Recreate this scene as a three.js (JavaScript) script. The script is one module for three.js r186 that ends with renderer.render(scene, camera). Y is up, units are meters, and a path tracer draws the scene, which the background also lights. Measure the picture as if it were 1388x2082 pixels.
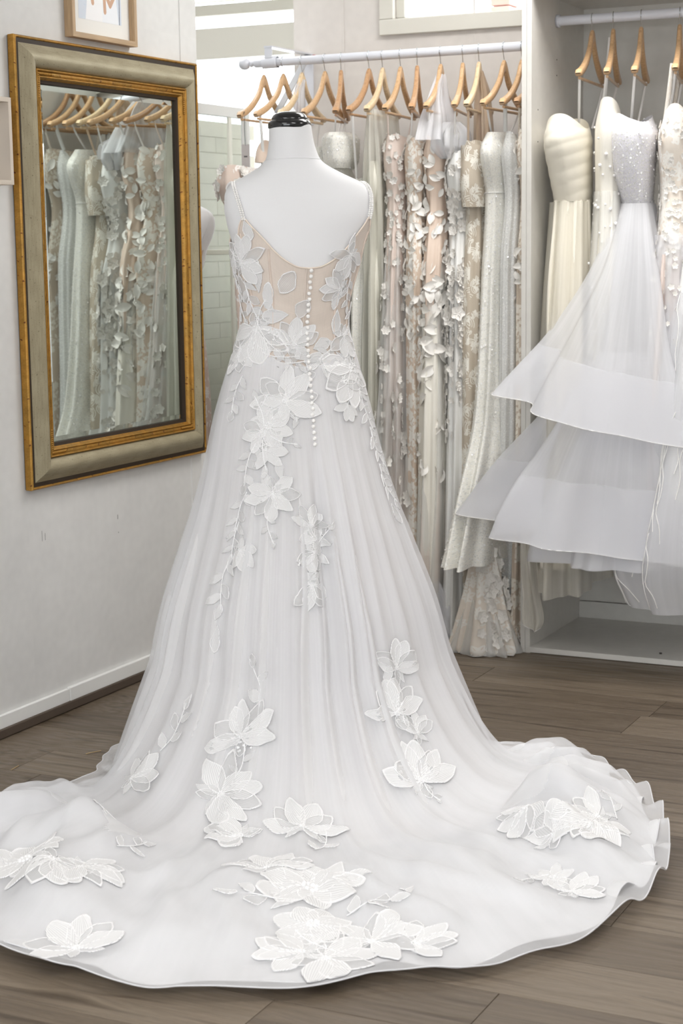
import * as THREE from 'three';
import { mergeGeometries } from 'three/addons/utils/BufferGeometryUtils.js';
import { RoundedBoxGeometry } from 'three/addons/geometries/RoundedBoxGeometry.js';
import { ImprovedNoise } from 'three/addons/math/ImprovedNoise.js';
import { RectAreaLightUniformsLib } from 'three/addons/lights/RectAreaLightUniformsLib.js';

// ---------------------------------------------------------------- camera, sky, lights, exposure
RectAreaLightUniformsLib.init();
const scene = new THREE.Scene();
const FPX = 3568.76;
const camera = new THREE.PerspectiveCamera(2 * Math.atan(1041 / FPX) * 180 / Math.PI, 1388 / 2082, 0.1, 60);
camera.position.set(0, 1.35, 0);
camera.rotation.set(-0.15230431, 0.45589929, -0.01348813, 'YXZ');
camera.focus = 4.4;
camera.userData.fStop = 7;
camera.updateMatrixWorld(true);
scene.background = new THREE.Color(0.93, 0.97, 1.0);
scene.backgroundIntensity = 6.0;
const renderer = new THREE.WebGLRenderer();
renderer.toneMapping = THREE.LinearToneMapping;
renderer.toneMappingExposure = 0.88;
renderer.shadowMap.enabled = true;
const CEIL = 2.7;
const PANELS = [[-1.6, -4.98, 14], [-0.2, -2.5, 10], [-1.9, -1.3, 13], [0.6, -4.2, 9], [-3.75, -5.6, 3]];   // x, z, intensity of the ceiling panels; the last is added to brighten the recess

// ---------------------------------------------------------------- helpers
const noise = new ImprovedNoise();
const N = (x, y = 0, z = 0) => noise.noise(x, y, z);
const rad = (d) => d * Math.PI / 180;
const clamp = (x, a = 0, b = 1) => Math.min(b, Math.max(a, x));
const mixv = (a, b, t) => a + (b - a) * t;
const smooth = (a, b, x) => { const t = clamp((x - a) / (b - a)); return t * t * (3 - 2 * t); };
function rng(seed) { let s = seed | 0; return () => { s = (s + 0x6d2b79f5) | 0; let t = Math.imul(s ^ (s >>> 15), 1 | s); t = (t + Math.imul(t ^ (t >>> 7), 61 | t)) ^ t; return ((t ^ (t >>> 14)) >>> 0) / 4294967296; }; }
// smooth table lookup (monotone cubic) over rows [x, y]
function table(rows) {
  const r = [...rows].sort((a, b) => a[0] - b[0]), n = r.length, d = [], m = [];
  for (let i = 0; i < n - 1; i++) d.push((r[i + 1][1] - r[i][1]) / (r[i + 1][0] - r[i][0]));
  for (let i = 0; i < n; i++) m.push(i === 0 ? d[0] : i === n - 1 ? d[n - 2] : d[i - 1] * d[i] <= 0 ? 0 : 2 * d[i - 1] * d[i] / (d[i - 1] + d[i]));
  return (x) => {
    if (x <= r[0][0]) return r[0][1];
    if (x >= r[n - 1][0]) return r[n - 1][1];
    let i = 0; while (x > r[i + 1][0]) i++;
    const h = r[i + 1][0] - r[i][0], t = (x - r[i][0]) / h, t2 = t * t, t3 = t2 * t;
    return (2 * t3 - 3 * t2 + 1) * r[i][1] + (t3 - 2 * t2 + t) * h * m[i] + (-2 * t3 + 3 * t2) * r[i + 1][1] + (t3 - t2) * h * m[i + 1];
  };
}
function grid(nu, nv, fn, uvs = 1, vvs = 1) {   // fn(u01, v01) -> [x, y, z]
  const p = [], uv = [], ix = [];
  for (let j = 0; j <= nv; j++) for (let i = 0; i <= nu; i++) { p.push(...fn(i / nu, j / nv)); uv.push(i / nu * uvs, j / nv * vvs); }
  for (let j = 0; j < nv; j++) for (let i = 0; i < nu; i++) { const a = j * (nu + 1) + i, b = a + 1, c = a + nu + 1, d = c + 1; ix.push(a, c, b, b, c, d); }
  const g = new THREE.BufferGeometry();
  g.setAttribute('position', new THREE.Float32BufferAttribute(p, 3)); g.setAttribute('uv', new THREE.Float32BufferAttribute(uv, 2)); g.setIndex(ix);
  g.computeVertexNormals();
  return g;
}
const names = {};
function numbered(n) { const k = names[n] = (names[n] ?? -1) + 1; return k ? n + '_' + String(k).padStart(3, '0') : n; }
function mesh(name, g, m, parent) {
  const o = new THREE.Mesh(g, m); o.name = name; o.castShadow = o.receiveShadow = true;
  if (parent) parent.add(o);
  return o;
}
function thing(name, label, category, pos = [0, 0, 0], turn = 0, group) {
  const o = new THREE.Group(); o.name = numbered(name); o.position.set(...pos); o.rotation.y = turn; o.userData = { label, category };
  if (group) o.userData.group = group;
  scene.add(o); return o;
}
function struct(name, g, m, parent) { const o = mesh(name, g, m, parent ?? scene); if (!parent) o.userData.kind = 'structure'; return o; }
function structGroup(name) { const o = new THREE.Group(); o.name = name; o.userData.kind = 'structure'; scene.add(o); return o; }
function box(x0, x1, y0, y1, z0, z1) { const g = new THREE.BoxGeometry(Math.abs(x1 - x0), Math.abs(y1 - y0), Math.abs(z1 - z0)); g.translate((x0 + x1) / 2, (y0 + y1) / 2, (z0 + z1) / 2); return metres(g); }
function metres(g, k = 1) {   // uv in metres by the way each face points
  const p = g.attributes.position, n = g.attributes.normal, uv = g.attributes.uv;
  for (let i = 0; i < p.count; i++) { const ax = Math.abs(n.getX(i)), ay = Math.abs(n.getY(i)), az = Math.abs(n.getZ(i)), x = p.getX(i), y = p.getY(i), z = p.getZ(i); ax >= ay && ax >= az ? uv.setXY(i, z * k, y * k) : ay >= az ? uv.setXY(i, x * k, z * k) : uv.setXY(i, x * k, y * k); }
  return g;
}
function rbox(x0, x1, y0, y1, z0, z1, r = 0.002, s = 2, wood = false) { const g = new RoundedBoxGeometry(Math.abs(x1 - x0), Math.abs(y1 - y0), Math.abs(z1 - z0), s, r); g.translate((x0 + x1) / 2, (y0 + y1) / 2, (z0 + z1) / 2); return wood ? g : metres(g); }
function tube(pts, r, seg = 24, rs = 6, closed = false) { return new THREE.TubeGeometry(new THREE.CatmullRomCurve3(pts.map((p) => new THREE.Vector3(...p)), closed), seg, r, rs, closed); }
function lathe(pts, seg = 32) { return new THREE.LatheGeometry(pts.map((p) => new THREE.Vector2(...p)), seg); }
function merge(list) { return mergeGeometries(list.map((g) => { const h = g.index ? g.toNonIndexed() : g; for (const k of Object.keys(h.attributes)) if (!['position', 'normal', 'uv'].includes(k)) h.deleteAttribute(k); return h; })); }
const C = (r, g, b) => new THREE.Color().setRGB(r / 255, g / 255, b / 255, THREE.SRGBColorSpace);
const std = (c, rough = 0.6, o = {}) => new THREE.MeshStandardMaterial({ color: c, roughness: rough, side: THREE.DoubleSide, ...o });
const phys = (c, rough = 0.6, o = {}) => new THREE.MeshPhysicalMaterial({ color: c, roughness: rough, side: THREE.DoubleSide, ...o });
function dataTex(w, h, fn, srgb = true) {
  const d = new Uint8Array(w * h * 4);
  for (let y = 0; y < h; y++) for (let x = 0; x < w; x++) { const c = fn(x, y), o = (y * w + x) * 4; const [r, g, b] = Array.isArray(c) ? c : [c, c, c]; d[o] = clamp(r, 0, 255); d[o + 1] = clamp(g, 0, 255); d[o + 2] = clamp(b, 0, 255); d[o + 3] = 255; }
  const t = new THREE.DataTexture(d, w, h); t.magFilter = THREE.LinearFilter; t.minFilter = THREE.LinearFilter; t.wrapS = t.wrapT = THREE.RepeatWrapping;
  if (srgb) t.colorSpace = THREE.SRGBColorSpace; t.needsUpdate = true; return t;
}
function canvasTex(w, h, draw, srgb = true) {
  const c = document.createElement('canvas'); c.width = w; c.height = h; draw(c.getContext('2d'), w, h);
  const t = new THREE.CanvasTexture(c); t.wrapS = t.wrapT = THREE.RepeatWrapping; if (srgb) t.colorSpace = THREE.SRGBColorSpace; return t;
}
function rep(t, x, y) { const c = t.clone(); c.repeat.set(x, y); c.needsUpdate = true; return c; }
// pixel of the photograph where a point of the place shows (used to find where on the gown a motif is sewn)
const view = camera.matrixWorld.clone().invert();
function toPx(v) { const q = v.clone().applyMatrix4(view); return [694 + FPX * q.x / -q.z, 1041 - FPX * q.y / -q.z, -q.z]; }

// ---------------------------------------------------------------- shared materials
const paintTex = dataTex(256, 256, (x, y) => 246 + 5 * N(x / 31, y / 31, 3) + 4 * N(x / 7, y / 7, 9));
const M = {
  wall: std(C(229, 228, 226), 0.75, { map: paintTex }),
  backWall: std(C(230, 224, 219), 0.75, { map: paintTex }),
  ceiling: std(C(236, 236, 234), 0.85),
  trimWhite: std(C(236, 236, 234), 0.4),
  cabinet: phys(C(226, 223, 217), 0.38, { map: paintTex }),
  windowTrim: std(C(222, 219, 210), 0.45),
  rail: phys(C(222, 224, 232), 0.3, { clearcoat: 0.4 }),
  chrome: std(C(205, 208, 212), 0.18, { metalness: 1 }),
  glass: phys(C(250, 252, 252), 0.02, { transmission: 1, thickness: 0 }),
  darkTrim: std(C(84, 72, 62), 0.6),
  black: phys(C(14, 14, 17), 0.16, { clearcoat: 0.7 }),
  pearl: phys(C(252, 250, 248), 0.2, { clearcoat: 0.8 }),
};

// ---------------------------------------------------------------- the room
const WX = -2.943, WEND = -4.976, BZ = -5.9, CORNER = -3.062, XR = 2.6, ZF = 2.6;
{
  // floor of grey-brown wood-look boards, laid along the back wall
  const slab = struct('floor', mergeGeometries([box(WX - 0.1, XR, -0.12, -0.012, -6.0, ZF), box(-4.7, WX - 0.1, -0.12, -0.001, -6.7, -4.6)]), std(C(70, 60, 52), 0.8));
  const variants = [];
  for (let k = 0; k < 7; k++) {
    const r = rng(40 + k), tone = [0, 9, -9, 4, -5, 12, -13][k], ox = r() * 90, oy = r() * 90, knots = [[r() * 0.8 + 0.1, r() * 0.8 + 0.1], [r() * 0.8 + 0.1, r() * 0.8 + 0.1]];
    const t = dataTex(1024, 160, (x, y) => {
      const u = x / 1024, v = y / 160;
      let bend = 0;
      for (const [kx, ky] of knots) { const dx = (u - kx) * 7, dy = (v - ky) * 3.2; bend += 0.5 * Math.exp(-dx * dx * 3 - dy * dy * 2.2) * Math.sign(dy); }
      const w = v * 5 + bend + 0.5 * N(u * 3 + ox, v * 2 + oy);
      const grain = N(u * 5 + ox, w * 5 + oy, 1) * 10 + N(u * 16 + ox, w * 17 + oy, 4) * 9 + N(u * 60 + ox, w * 42, 7) * 8;
      const dark = Math.max(0, N(u * 3.4 + oy, w * 2.1 + ox, 11) - 0.18) * 62;
      const pore = Math.max(0, N(u * 40 + ox, v * 120 + oy, 5) - 0.35) * 34;
      const b = tone + grain - dark - pore;
      return [111 + b, 98 + b * 0.97, 83 + b * 0.92];
    });
    const rt = dataTex(512, 80, (x, y) => 112 + 46 * N(x / 60 + ox, y / 6 + oy, 2), false);
    variants.push(std(0xffffff, 1, { map: t, roughnessMap: rt, bumpMap: t, bumpScale: 0.0006 }));
  }
  const W = 0.192, L = 1.28, geos = {};
  const r = rng(5);
  let row = 0;
  for (let z = BZ; z < ZF; z += W, row++) {
    let x = WX - r() * L * 0.9;
    if (row === 7) x = WX - 0.3;
    while (x < XR) {
      const x0 = Math.max(x, WX), x1 = Math.min(x + L, XR), z1 = Math.min(z + W, ZF);
      if (x1 - x0 > 0.02) {
        const len = Math.round((x1 - x0) * 1000) / 1000, key = len + '_' + (z1 - z < W - 0.001);
        geos[key] ??= rbox(-len / 2 + 0.0006, len / 2 - 0.0006, -0.012, 0, -(z1 - z) / 2 + 0.0006, (z1 - z) / 2 - 0.0006, 0.0012, 1, true);
        const p = mesh('floor_board', geos[key], variants[Math.floor(r() * 7)], slab);
        p.position.set((x0 + x1) / 2, 0, (z + z1) / 2);
      }
      x += L;
    }
  }
}
{
  const T = 0.1, wl = struct('wall_left', box(WX - T, WX, -0.01, CEIL, WEND, ZF), M.wall);
  mesh('corner_board', rbox(WX - T - 0.004, WX + 0.0035, 0.0, CEIL, WEND - 0.012, -4.889, 0.002), M.wall, wl);
  for (const [y, z, h, w] of [[0.532, -4.451, 0.014, 0.004], [0.484, -4.453, 0.004, 0.004], [0.534, -4.06, 0.03, 0.002], [0.53, -4.075, 0.02, 0.002]]) mesh('wall_scuff', box(WX, WX + 0.0006, y - h / 2, y + h / 2, z - w / 2, z + w / 2), std(C(168, 166, 164), 0.8), wl);
  // back wall with the opening of the high window
  const wx0 = -2.66, wx1 = -1.35, wy0 = 2.112, wy1 = 2.56;
  const wb = struct('wall_back', mergeGeometries([box(CORNER, wx0, -0.01, CEIL, BZ - T, BZ), box(wx0, wx1, -0.01, wy0, BZ - T, BZ), box(wx0, wx1, wy1, CEIL, BZ - T, BZ), box(wx1, XR + T, -0.01, CEIL, BZ - T, BZ)]), M.backWall);
  for (const x of [-2.86, -2.35]) mesh('wall_batten', rbox(x - 0.004, x + 0.004, 0, CEIL, BZ, BZ + 0.002, 0.001, 1), M.backWall, wb);
  struct('wall_recess_return', box(CORNER, CORNER + T, -0.01, CEIL, -6.6, BZ - T), M.backWall);
  struct('wall_right', box(XR, XR + T, -0.01, CEIL, -6.0, ZF), M.wall);
  // front wall behind the camera, with the shop window
  struct('wall_front', mergeGeometries([box(WX - T, -2.2, -0.01, CEIL, ZF, ZF + T), box(2.0, XR + T, -0.01, CEIL, ZF, ZF + T), box(-2.2, 2.0, -0.01, 0.5, ZF, ZF + T), box(-2.2, 2.0, 2.4, CEIL, ZF, ZF + T)]), M.wall);
  const w3 = structGroup('window_3');
  for (const [a, b, c, d] of [[-2.2, 2.0, 0.5, 0.56], [-2.2, 2.0, 2.34, 2.4], [-2.2, -2.14, 0.56, 2.34], [1.94, 2.0, 0.56, 2.34], [-0.13, -0.07, 0.56, 2.34]]) mesh('window_frame', rbox(a, b, c, d, ZF + 0.01, ZF + 0.07, 0.004), M.trimWhite, w3);
  struct('ceiling', box(-4.7, XR + T, CEIL, CEIL + 0.1, -6.8, ZF + T), M.ceiling);

  // high window over the rail
  const w1 = structGroup('window_1');
  const fx0 = -2.707, fx1 = -1.3, fy0 = 2.08, fy1 = 2.6, fw = 0.055;
  for (const [a, b, c, d] of [[fx0, fx1, fy0, fy0 + fw], [fx0, fx1, fy1 - fw, fy1], [fx0, fx0 + fw, fy0 + fw, fy1 - fw], [fx1 - fw, fx1, fy0 + fw, fy1 - fw]]) mesh('window_casing', rbox(a, b, c, d, BZ + 0.001, BZ + 0.022, 0.004), M.windowTrim, w1);
  for (const [a, b, c, d] of [[wx0, wx1, wy0, wy0 + 0.03], [wx0, wx1, wy1 - 0.03, wy1], [wx0, wx0 + 0.035, wy0 + 0.03, wy1 - 0.03], [wx1 - 0.035, wx1, wy0 + 0.03, wy1 - 0.03]]) mesh('window_sash', rbox(a, b, c, d, BZ - 0.06, BZ - 0.02, 0.004), M.windowTrim, w1);
  mesh('window_pane', box(wx0 + 0.03, wx1 - 0.03, wy0 + 0.025, wy1 - 0.025, BZ - 0.042, BZ - 0.0415), M.glass, w1);
  // recess to the left of the rail: its walls, clerestory window, transom board and the tall bright window
  const RZ = -6.6;
  struct('wall_recess_left', box(-4.7, -4.6, -0.01, CEIL, RZ, WEND + 0.4), M.wall);
  struct('wall_recess_front', box(-4.6, WX - T, -0.01, CEIL, WEND + 0.3, WEND + 0.4), M.wall);
  struct('wall_recess_back', mergeGeometries([box(-4.6, -4.2, -0.01, CEIL, RZ - T, RZ), box(-3.2, CORNER + T, -0.01, CEIL, RZ - T, RZ), box(-4.2, -3.2, -0.01, 1.0, RZ - T, RZ), box(-4.2, -3.2, 2.13, 2.235, RZ - T, RZ), box(-4.2, -3.2, 2.6, CEIL, RZ - T, RZ)]), M.backWall);
  const w2 = structGroup('window_2');
  mesh('transom_board', rbox(-4.2, -3.2, 2.118, 2.245, RZ + 0.001, RZ + 0.03, 0.004), M.windowTrim, w2);
  for (const [a, b, c, d] of [[-4.2, -4.16, 1.0, 2.118], [-3.24, -3.2, 1.0, 2.118], [-4.16, -3.24, 1.0, 1.05]]) mesh('window_frame', rbox(a, b, c, d, RZ - 0.06, RZ + 0.012, 0.004), M.windowTrim, w2);
  mesh('window_pane', box(-4.16, -3.24, 1.05, 2.13, RZ - 0.05, RZ - 0.049), M.glass, w2);
  mesh('window_pane', box(-4.2, -3.2, 2.235, 2.6, RZ - 0.05, RZ - 0.049), M.glass, w2);
  const bl = std(C(214, 211, 200), 0.5);
  mesh('blind_head_rail', rbox(-4.19, -3.21, 2.30, 2.345, RZ - 0.045, RZ - 0.005, 0.004), bl, w2);
  for (let k = 0; k < 10; k++) { const s = mesh('blind_slat', rbox(-0.485, 0.485, -0.001, 0.001, -0.0125, 0.0125, 0.0008, 1), bl, w2); s.position.set(-3.7, 2.36 + k * 0.022, RZ - 0.025); s.rotation.x = 0.5; }
}
{
  // white skirting and the dark timber bead under it, along the left wall
  const b = struct('baseboard_left', rbox(WX, WX + 0.012, 0.028, 0.067, -4.15, ZF, 0.003), M.trimWhite);
  mesh('baseboard_length', rbox(WX, WX + 0.014, 0.028, 0.0695, WEND + 0.09, -4.151, 0.003), M.trimWhite, b);
  mesh('timber_bead', rbox(WX, WX + 0.016, 0.0, 0.03, WEND + 0.09, ZF, 0.006), M.darkTrim, b);
}
{
  const lamp = std(0xffffff, 0.5, { emissive: new THREE.Color(1, 0.985, 0.965), emissiveIntensity: 2.0 });
  PANELS.forEach(([x, z, power], i) => {
    const t = thing('ceiling_light_panel', 'flat white ceiling light panel, ' + ['nearest the hanging rail', 'over the middle of the shop', 'over the left side of the shop', 'right of the open wardrobe', 'added to brighten the recess behind the left wall'][i], 'ceiling light', [x, CEIL, z]);
    mesh('housing', rbox(-0.62, 0.62, -0.03, 0, -0.32, 0.32, 0.004), M.trimWhite, t);
    mesh('light_diffuser', box(-0.58, 0.58, -0.033, -0.0301, -0.28, 0.28), lamp, t);
    const l = new THREE.RectAreaLight(new THREE.Color(1, 0.985, 0.965), power, 1.14, 0.54); l.name = 'light_panel_light'; l.position.set(0, -0.036, 0); l.rotation.x = -Math.PI / 2; t.add(l);
  });
}
{
  // pale brick half wall with a framed glazed screen before it, left of the rail
  const t = thing('brick_half_wall', 'pale sage painted brick half wall behind the glazed screen', 'brick wall', [-3.56, 0, -5.95]);
  const mats = [C(208, 205, 188), C(205, 202, 185), C(210, 207, 191)].map((c) => std(c, 0.7, { map: paintTex }));
  mesh('mortar_core', box(-0.09, -0.002, 0, 1.83, -0.45, 0.22), mats[1], t);
  const g = rbox(-0.002, 0.0015, 0.001, 0.06, -0.1095, 0.1095, 0.001, 1), r = rng(8);
  for (let j = 0; j < 30; j++) for (let i = 0; i < 3; i++) { const b = mesh('brick', g, mats[Math.floor(r() * 3)], t); b.position.set(0, j * 0.061, -0.33 + i * 0.22 - (j % 2) * 0.1); }
  const p = thing('glazed_screen', 'white framed glazed screen beside the left end of the hanging rail', 'glass screen', [-3.4, 0, -5.93]);
  for (const [a, b, c, d] of [[1.83, 1.87, -0.21, 0.225], [0, 1.83, -0.21, -0.185], [0, 1.83, 0.2, 0.225], [0, 0.06, -0.185, 0.2]]) mesh('screen_frame', rbox(-0.014, 0.014, a, b, c, d, 0.003), M.trimWhite, p);
  mesh('mullion', rbox(0.003, 0.013, 0.061, 1.829, -0.07, -0.045, 0.003), std(C(240, 239, 228), 0.5), p);
  mesh('screen_pane', box(-0.002, 0.002, 0.06, 1.83, -0.185, 0.2), M.glass, p);
  mesh('ledge', rbox(0.003, 0.014, 1.31, 1.33, -0.12, 0.15, 0.004), std(C(214, 213, 198), 0.5), p);
}

// ---------------------------------------------------------------- gilt mirror on the left wall
// ring of mitred moulding on a wall plane x = const: profile rows [distance in from the outer edge, height off the wall]
function moulding(z0, z1, y0, y1, prof, x) {
  const gs = [];
  const corner = (d, k) => [[z0 + d, y0 + d], [z1 - d, y0 + d], [z1 - d, y1 - d], [z0 + d, y1 - d]][k];
  for (let k = 0; k < 4; k++) {
    const n = prof.length - 1;
    let along = 0; const acc = [0]; for (let i = 1; i <= n; i++) { along += Math.hypot(prof[i][0] - prof[i - 1][0], prof[i][1] - prof[i - 1][1]); acc.push(along); }
    const g = grid(n, 1, (u, v) => { const i = Math.round(u * n), [d, h] = prof[i], c = corner(d, v < 0.5 ? k : (k + 1) % 4); return [x + h, c[1], c[0]]; });
    const uv = g.attributes.uv, len = k % 2 ? y1 - y0 : z1 - z0;
    for (let j = 0; j <= 1; j++) for (let i = 0; i <= n; i++) uv.setXY(j * (n + 1) + i, j * len * 2.2 + k * 0.31, acc[i] * 2.2);
    gs.push(g.toNonIndexed());
  }
  const m = mergeGeometries(gs); return m;
}
{
  const goldTex = dataTex(512, 256, (x, y) => { const w = N(x / 22, y / 16, 1) * 16 + N(x / 5, y / 4, 2) * 12, s = N(x / 9, y / 7, 6) > 0.52 ? -70 : 0, o = N(x / 60, y / 30, 8) * 18; return [170 + w + o + s, 126 + w * 0.9 + o * 0.5 + s, 54 + w * 0.6 + s * 0.5]; });
  const silverTex = dataTex(512, 512, (x, y) => { const st = N(x / 46, y / 2.2, 1) * 9 + N(x / 90, y / 5, 3) * 8, sp = N(x / 2.6, y / 2.6, 5) > 0.5 ? -34 : 0, pt = N(x / 70, y / 40, 7) * 12, crk = N(x / 7, y / 5, 12) > 0.6 ? -60 : 0; const b = st + sp + pt + crk; return [160 + b, 150 + b, 124 + b * 0.95]; });
  const gold = std(0xffffff, 0.42, { map: goldTex, metalness: 0.55, bumpMap: goldTex, bumpScale: 0.0006 });
  const silver = std(0xffffff, 0.5, { map: silverTex, metalness: 0.25, bumpMap: silverTex, bumpScale: 0.0004 });
  const gap = std(C(46, 32, 16), 0.7);
  const X = WX + 0.002, z0 = -4.95, z1 = -3.988, y0 = 0.675, y1 = 1.917;
  const t = thing('wall_mirror', 'large mirror in a worn gilt and champagne silver frame on the left wall', 'mirror', [0, 0, 0]);
  const arc = (a, b, n) => Array.from({ length: n + 1 }, (_, i) => { const s = i / n, bump = Math.sin(Math.PI * s); return [mixv(a[0], b[0], s), mixv(a[1], b[1], s) + bump * a[2]]; });
  mesh('frame_back', moulding(z0 + 0.001, z1 - 0.001, y0 + 0.001, y1 - 0.001, [[0.0, 0.0], [0.0, 0.022], [0.12, 0.016], [0.12, 0.0]], X), gap, t);
  mesh('outer_gilt_edge', moulding(z0, z1, y0, y1, [[0, 0.002], [-0.001, 0.02], ...arc([0, 0.022, 0.004], [0.0075, 0.022], 5), [0.0085, 0.0185], ...arc([0.0095, 0.0185, 0.0025], [0.0135, 0.0185], 4), [0.0145, 0.016]], X), gold, t);
  mesh('silver_cove', moulding(z0, z1, y0, y1, [[0.0145, 0.016], ...Array.from({ length: 15 }, (_, i) => { const s = i / 14; return [0.0155 + s * 0.066, 0.019 + 0.018 * Math.sin(Math.PI * Math.pow(s, 1.3)) + 0.012 * s - (s > 0.9 ? 0.03 * (s - 0.9) : 0)]; }), [0.0825, 0.022]], X), silver, t);
  mesh('inner_gilt_moulding', moulding(z0, z1, y0, y1, [[0.0825, 0.022], ...arc([0.083, 0.03, 0.004], [0.0895, 0.03], 5), [0.0905, 0.025], [0.0915, 0.0275], [0.099, 0.0265], [0.1, 0.023], ...arc([0.1005, 0.026, 0.004], [0.1075, 0.024], 5), [0.109, 0.0185], [0.1165, 0.0125], [0.118, 0.006]], X), gold, t);
  const dz = 0.0955, beads = (cz, cy, sz, sy) => { const gs = []; for (let i = 0; i < 12; i++) { const b = new THREE.SphereGeometry(0.0034, 8, 6); b.scale(1, 1, 1.25); b.translate(X + 0.0285, cy + sy * (i * 0.0058), cz); gs.push(b); const c = new THREE.SphereGeometry(0.0034, 8, 6); c.scale(1, 1.25, 1); c.translate(X + 0.0285, cy, cz + sz * (i * 0.0058)); gs.push(c); } return merge(gs); };
  for (const [cz, cy, sz, sy] of [[z1 - dz, y1 - dz, -1, -1], [z0 + dz, y1 - dz, 1, -1], [z1 - dz, y0 + dz, -1, 1], [z0 + dz, y0 + dz, 1, 1]]) mesh('corner_beading', beads(cz, cy, sz, sy), gold, t);
  const silverGlass = std(C(212, 220, 215), 0.015, { metalness: 1 });
  const g0 = z0 + 0.114, g1 = z1 - 0.114, h0 = y0 + 0.114, h1 = y1 - 0.114, bv = 0.024;
  mesh('mirror_glass', box(X + 0.004, X + 0.009, h0 + bv, h1 - bv, g0 + bv, g1 - bv), silverGlass, t);
  mesh('glass_bevel', moulding(g0, g1, h0, h1, [[0, 0.0072], [bv, 0.009]], X), silverGlass, t);
}
// ---------------------------------------------------------------- framed pictures
{
  const oak = std(C(196, 168, 134), 0.5, { map: dataTex(256, 256, (x, y) => { const g = N(x / 70, y / 3, 1) * 22 + N(x / 20, y / 1.5, 4) * 14; return [236 + g, 232 + g, 226 + g]; }) });
  const X = WX + 0.001, z0 = -4.6, z1 = -4.262, y0 = 1.937, y1 = 2.37;
  const t = thing('picture_frame', 'slim oak picture frame with a bridal photograph above the gilt mirror', 'picture frame', [0, 0, 0]);
  mesh('frame_moulding', moulding(z0, z1, y0, y1, [[0, 0], [0, 0.027], [0.0005, 0.028], [0.0145, 0.028], [0.015, 0.027], [0.015, 0.008]], X), oak, t);
  mesh('backing', box(X, X + 0.006, y0 + 0.004, y1 - 0.004, z0 + 0.004, z1 - 0.004), M.trimWhite, t);
  mesh('mount', box(X + 0.0062, X + 0.009, y0 + 0.0145, y1 - 0.0145, z0 + 0.0145, z1 - 0.0145), std(C(238, 236, 231), 0.8), t);
  const pic = canvasTex(384, 512, (c, w, h) => {
    c.fillStyle = '#d3dae5'; c.fillRect(0, 0, w, h);
    const g = rng(3);
    for (let i = 0; i < 300; i++) { c.fillStyle = `rgba(${190 + g() * 50},${205 + g() * 40},${225 + g() * 30},0.25)`; c.fillRect(g() * w, g() * h, 40 * g(), 8 * g()); }
    c.fillStyle = '#f4f3f4'; c.beginPath(); c.moveTo(120, 200); c.lineTo(215, 190); c.lineTo(250, 512); c.lineTo(60, 512); c.fill();
    c.fillStyle = '#eef0f4'; c.beginPath(); c.moveTo(215, 210); c.lineTo(310, 200); c.lineTo(360, 512); c.lineTo(210, 512); c.fill();
    c.strokeStyle = '#cfa78c'; c.lineWidth = 26; c.lineCap = 'round'; c.lineJoin = 'round';
    for (const p of [[[125, 215], [108, 340], [128, 430]], [[205, 200], [232, 380], [236, 462]], [[300, 215], [335, 370], [285, 430], [238, 372]]]) { c.beginPath(); p.forEach(([x, y], i) => (i ? c.lineTo(x, y) : c.moveTo(x, y))); c.stroke(); }
    c.fillStyle = '#caa184'; for (const [x, y] of [[165, 120], [262, 118]]) { c.beginPath(); c.ellipse(x, y, 34, 44, 0, 0, 7); c.fill(); }
    c.fillStyle = '#6d5240'; for (const [x, y] of [[165, 92], [262, 90]]) { c.beginPath(); c.ellipse(x, y, 40, 36, 0, 0, 7); c.fill(); }
    c.strokeStyle = '#3f4650'; c.lineWidth = 5; c.beginPath(); c.moveTo(372, 300); c.lineTo(366, 512); c.stroke();
  });
  const pg = new THREE.PlaneGeometry(0.222, 0.318); pg.rotateY(Math.PI / 2);
  const p = mesh('printed_photograph', pg, std(0xffffff, 0.6, { map: pic, side: THREE.FrontSide }), t); p.position.set(X + 0.0094, (y0 + y1) / 2 + 0.0, (z0 + z1) / 2);

  const paleOak = std(C(214, 202, 188), 0.55);
  const t2 = thing('picture_frame', 'small pale box frame cut off by the left edge, beside the gilt mirror', 'picture frame', [0, 0, 0]);
  const a0 = -3.935, a1 = -3.7, b0 = 1.515, b1 = 1.745;
  mesh('frame_moulding', moulding(a0, a1, b0, b1, [[0, 0], [0, 0.044], [0.0005, 0.045], [0.012, 0.045], [0.0125, 0.044], [0.0125, 0.006]], WX + 0.001), paleOak, t2);
  mesh('backing', box(WX + 0.001, WX + 0.006, b0 + 0.002, b1 - 0.002, a0 + 0.002, a1 - 0.002), M.trimWhite, t2);
  const ph = new THREE.PlaneGeometry(0.172, 0.172); ph.rotateY(Math.PI / 2);
  const q = mesh('printed_photograph', ph, std(0xffffff, 0.6, { side: THREE.FrontSide, map: canvasTex(128, 128, (c) => { c.fillStyle = '#3b3a3c'; c.fillRect(0, 0, 128, 128); c.fillStyle = '#b9b4ae'; c.fillRect(0, 0, 128, 40); c.fillStyle = '#e6e3df'; c.beginPath(); c.moveTo(60, 40); c.lineTo(90, 128); c.lineTo(36, 128); c.fill(); }) }), t2); q.position.set(WX + 0.0075, (b0 + b1) / 2, (a0 + a1) / 2);
}
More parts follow.
